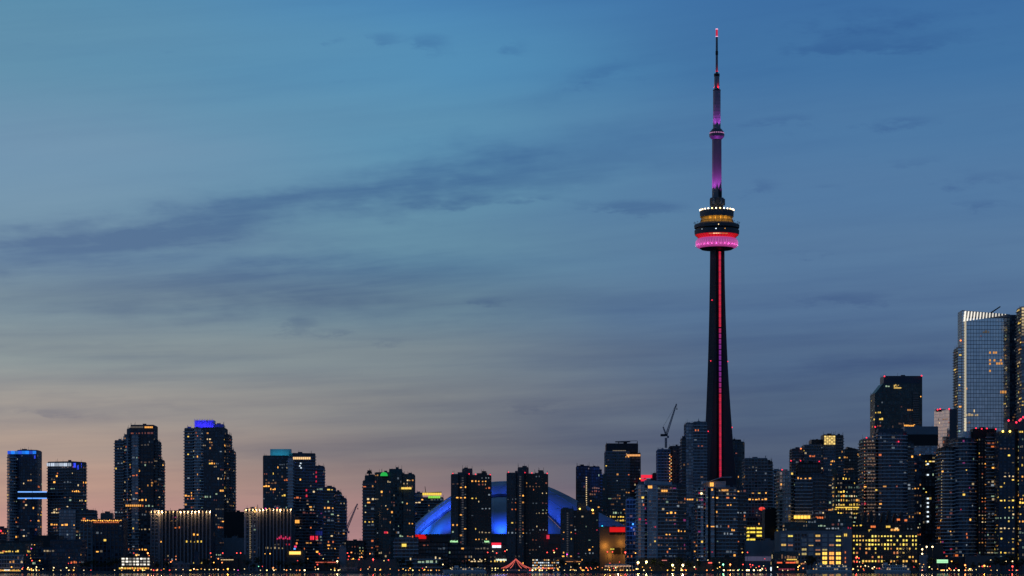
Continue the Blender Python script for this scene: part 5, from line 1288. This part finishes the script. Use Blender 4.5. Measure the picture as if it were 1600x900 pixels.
for (x0, x1, n) in ((2, 70, 10), (190, 350, 16), (420, 530, 8), (560, 690, 14), (830, 1000, 26), (1040, 1200, 18), (1330, 1425, 14), (1455, 1550, 12)):
    for i in range(n): EXTRA.append('%.1f %.1f %s' % (rx.uniform(x0, x1), rx.choice((886, 888, 889, 890, 891, 892, 893)) + rx.random(), rx.choice(('a', 'a', 'o', 'y', 'w', 'r', 'a2', 'o2', 'w2'))))
for e in LPOS.replace('\n', '|').split('|') + EXTRA:
    px, py, c = e.split(); px, py = float(px), float(py)
    size = int(c[1]) if len(c) > 1 else 1
    c = c[0]
    if py >= 884: D, kind = rlp.uniform(2003, 2012), 0
    elif py >= 871: D, kind = rlp.uniform(2014, 2022), 1
    else: D, kind = rlp.uniform(2023, 2029), 2
    z = max(Z(py, D), GZ + 1.0)
    h = round((z - GZ) * 2) / 2
    o = bpy.data.objects.new(('quay_lamp', 'street_lamp', 'mast_lamp')[kind], lamp_mesh(c, size, h))
    o.location = (X(px, D), D, GZ); col.objects.link(o)
    if size >= 3: lamp('lamp_light', o, (X(px, D), D - .2, GZ + h - 1.2), LC[c][0], (500, 1400)[size - 3], .4)
    nm = LC[c][1]; sz = ('small', 'bright', 'large', 'brilliant')[size - 1]
    lab = ('%s %s globe lamp on low quay post %s', '%s %s globe lamp on tall post %s', '%s %s lamp on high mast %s')[kind] % (sz, nm, zone(px))
    tag(o, lab, 'lamp', lab.replace('lamp', 'lamps', 1))

# ------------------------------------------------------------------ trees on the quay
m_leaf = mat('leaf green', (.035, .05, .025), .8, var=.3, vscale=.6)
m_bark = mat('bark', (.05, .04, .03), .9)
def tree_meshes(seed):
    r = random.Random(seed); h = 8.5 + r.random() * 2; tr = MB()
    tr.tube((0, 0, 0), (.1, 0, h * .5), .28, .18, 7)
    cen = []
    for i in range(7):
        a = r.uniform(0, 2 * pi); p = (cos(a) * r.uniform(1.2, 2.8), sin(a) * r.uniform(1.2, 2.8), h * r.uniform(.5, .92)); tr.tube((.05, 0, h * r.uniform(.3, .48)), p, .12, .05, 5); cen.append(p)
    cen += [(0, 0, h * .9), (0, 0, h * .65)]
    lf = MB()
    for c in cen:
        R = r.uniform(1.1, 1.9)
        for k in range(95):
            u, v, w = (r.gauss(0, 1) for _ in range(3)); l = math.sqrt(u * u + v * v + w * w) or 1; q = R * r.random() ** .4
            p = (c[0] + u / l * q, c[1] + v / l * q, c[2] + w / l * q * .8); s = r.uniform(.14, .34); a, e = r.uniform(0, 6.28), r.uniform(-1, 1)
            d1 = (cos(a) * s, sin(a) * s, e * s * .5); d2 = (-sin(a) * s * .6, cos(a) * s * .6, s * .5)
            lf.quad([tuple(p[i] + d1[i] for i in range(3)), tuple(p[i] + d2[i] for i in range(3)), tuple(p[i] - d1[i] for i in range(3)), tuple(p[i] - d2[i] for i in range(3))])
    return tr.mesh('trunk', [m_bark]), lf.mesh('crown', [m_leaf])
TM = [tree_meshes(i) for i in range(5)]
TP = [128, 137, 148, 160, 172, 182, 246, 262, 322, 334, 386, 396, 405, 436, 447, 458, 469, 481, 510, 518, 626, 640, 688, 700, 712, 726, 742, 760, 880, 898, 916, 928, 1022, 1034, 1048, 1060, 1076, 1092, 1118, 1262, 1268, 1336, 1352, 1388, 1402, 1424, 1432, 1456, 1494, 1520, 1530, 1544, 1556, 1564, 1572, 1580, 1588, 1596]
for i, px in enumerate(TP):
    D = 2031 + (i * 7 % 11) - (6 if i % 3 == 0 else 0); s = .7 + (i * 37 % 50) / 100
    big = px > 1550 or 1260 < px < 1270
    t = thing('quay_tree', ('tall dark leafy tree massed at the right end of the quay' if px > 1550 else 'rounded dark tree beside the teal pavilion' if big else 'small dark leafy tree ' + zone(px)), 'tree', (X(px, D), D, GZ), ('trees at the right end' if px > 1550 else 'trees by the pavilion' if big else 'trees ' + zone(px)))
    if big: s *= 1.25
    for nm, me in zip(('trunk', 'crown'), TM[i % 5]):
        o = bpy.data.objects.new(nm, me); o.parent = t; col.objects.link(o)
    t.scale = (s, s, s); t.rotation_euler = (0, 0, i * 1.3)

# ------------------------------------------------------------------ boats
m_hull = mat('white hull paint', (.55, .58, .62), .4, var=.1)
def hull(D, x0, x1, zt, beam, name, root, m):
    a, c = X(x0, D), X(x1, D); q = MB(); L = c - a; rows = []
    prof = [(0, .0), (.04, .55), (.12, .85), (.3, 1), (.75, 1), (.93, .92), (1, .8)]
    for (zz, k, ov) in ((-.6, .55, 0), (.1, .82, .02), (zt * .6, .96, .035), (zt, 1, .05)):
        ring_ = [(a + L * (t * (1 + ov) - ov), D - beam / 2 * w * k, zz + (1 - t) ** 3 * zt * .35 * (1 if zz > .5 else 0)) for t, w in prof] + [(a + L * (t * (1 + ov) - ov), D + beam / 2 * w * k, zz + (1 - t) ** 3 * zt * .35 * (1 if zz > .5 else 0)) for t, w in reversed(prof)]
        rows.append(ring_ + [ring_[0]])
    q.grid(rows); n = len(rows[0]) - 1; b0 = len(q.v) - (n + 1); q.f.append(tuple(b0 + i for i in range(n))); q.m.append(0)
    return q.build(name, m, root)
def ferry(label, D, x0, x1, decks, seed, stripe):
    t = thing('tour_boat', label, 'boat', (X((x0 + x1) / 2, D), D, 0)); hull(D, x0, x1, 2.2, 8, 'hull', t, m_hull)
    L = X(x1, D) - X(x0, D); a = X(x0, D); z = 2.25; r = random.Random(seed)
    for k in range(decks):
        s0, s1 = a + L * (.16 + .05 * k), a + L * (.96 - .07 * k)
        q = MB(); q.box(s0, s1, D - 3.4 + .3 * k, D + 3.4 - .3 * k, z, z + 1.9); q.build('cabin_deck', m_hull, t)
        q = MB(); q.box(s0 - .8, s1 + .6, D - 3.8 + .3 * k, D + 3.8 - .3 * k, z + 1.93, z + 2.15); q.build('deck_roof', m_white, t)
        n = int((s1 - s0) / 1.7)
        for i in range(n):
            x = s0 + (i + .5) * (s1 - s0) / n; lit = r.random() < .25
            piece('cabin_window', lit_mesh(C_WW, .35) if lit else me_sil, t, (x, D - 3.42 + .3 * k, z + 1.1), 0, (1.1, .1, .9))
        z += 2.2
    q = MB(); q.box(a + L * .24, a + L * .34, D - 1.6, D + 1.6, z, z + 1.7); q.tube((a + L * .5, D, z - .1), (a + L * .5, D, z + 4), .12, .06); q.build('wheelhouse', m_hull, t)
    for i in range(4): bulb(t, D - 3, x0 + (x1 - x0) * (.2 + .2 * i), HY - (z - CZ) / D * F - .5, C_WW, 1.2, .25, 'deck_lamp')
    return t
ferry('white double decked tour boat moored before the old terminal', 1985, 1262, 1330, 2, 1, 0)
ferry('pale blue grey ferry moored right of the white tour boat', 1988, 1368, 1422, 2, 2, 0)
ferry('long white open boat moored before the twin slab towers', 1986, 694, 760, 1, 3, 0)
def yacht(px, h, D=1994):
    t = thing('moored_yacht', 'small moored yacht with bare mast near light strung tent', 'boat', (X(px, D), D, 0), 'yachts near the tent'); hull(D, px - 6, px + 6, 1.0, 2.4, 'hull', t, m_hull)
    q = MB(); q.box(X(px - 1.6, D), X(px + 2.4, D), D - .7, D + .7, 1.0, 1.6); q.build('cabin', m_hull, t)
    q = MB(); q.tube((X(px, D), D, 1.0), (X(px, D), D, h), .10, .06, 6); q.tube((X(px, D), D, 2.2), (X(px + 5, D), D, 2.3), .07); q.build('mast', m_steel, t)
for px, h in ((836, 14), (842, 15), (830, 11), (851, 12), (870, 10)): yacht(px, h)
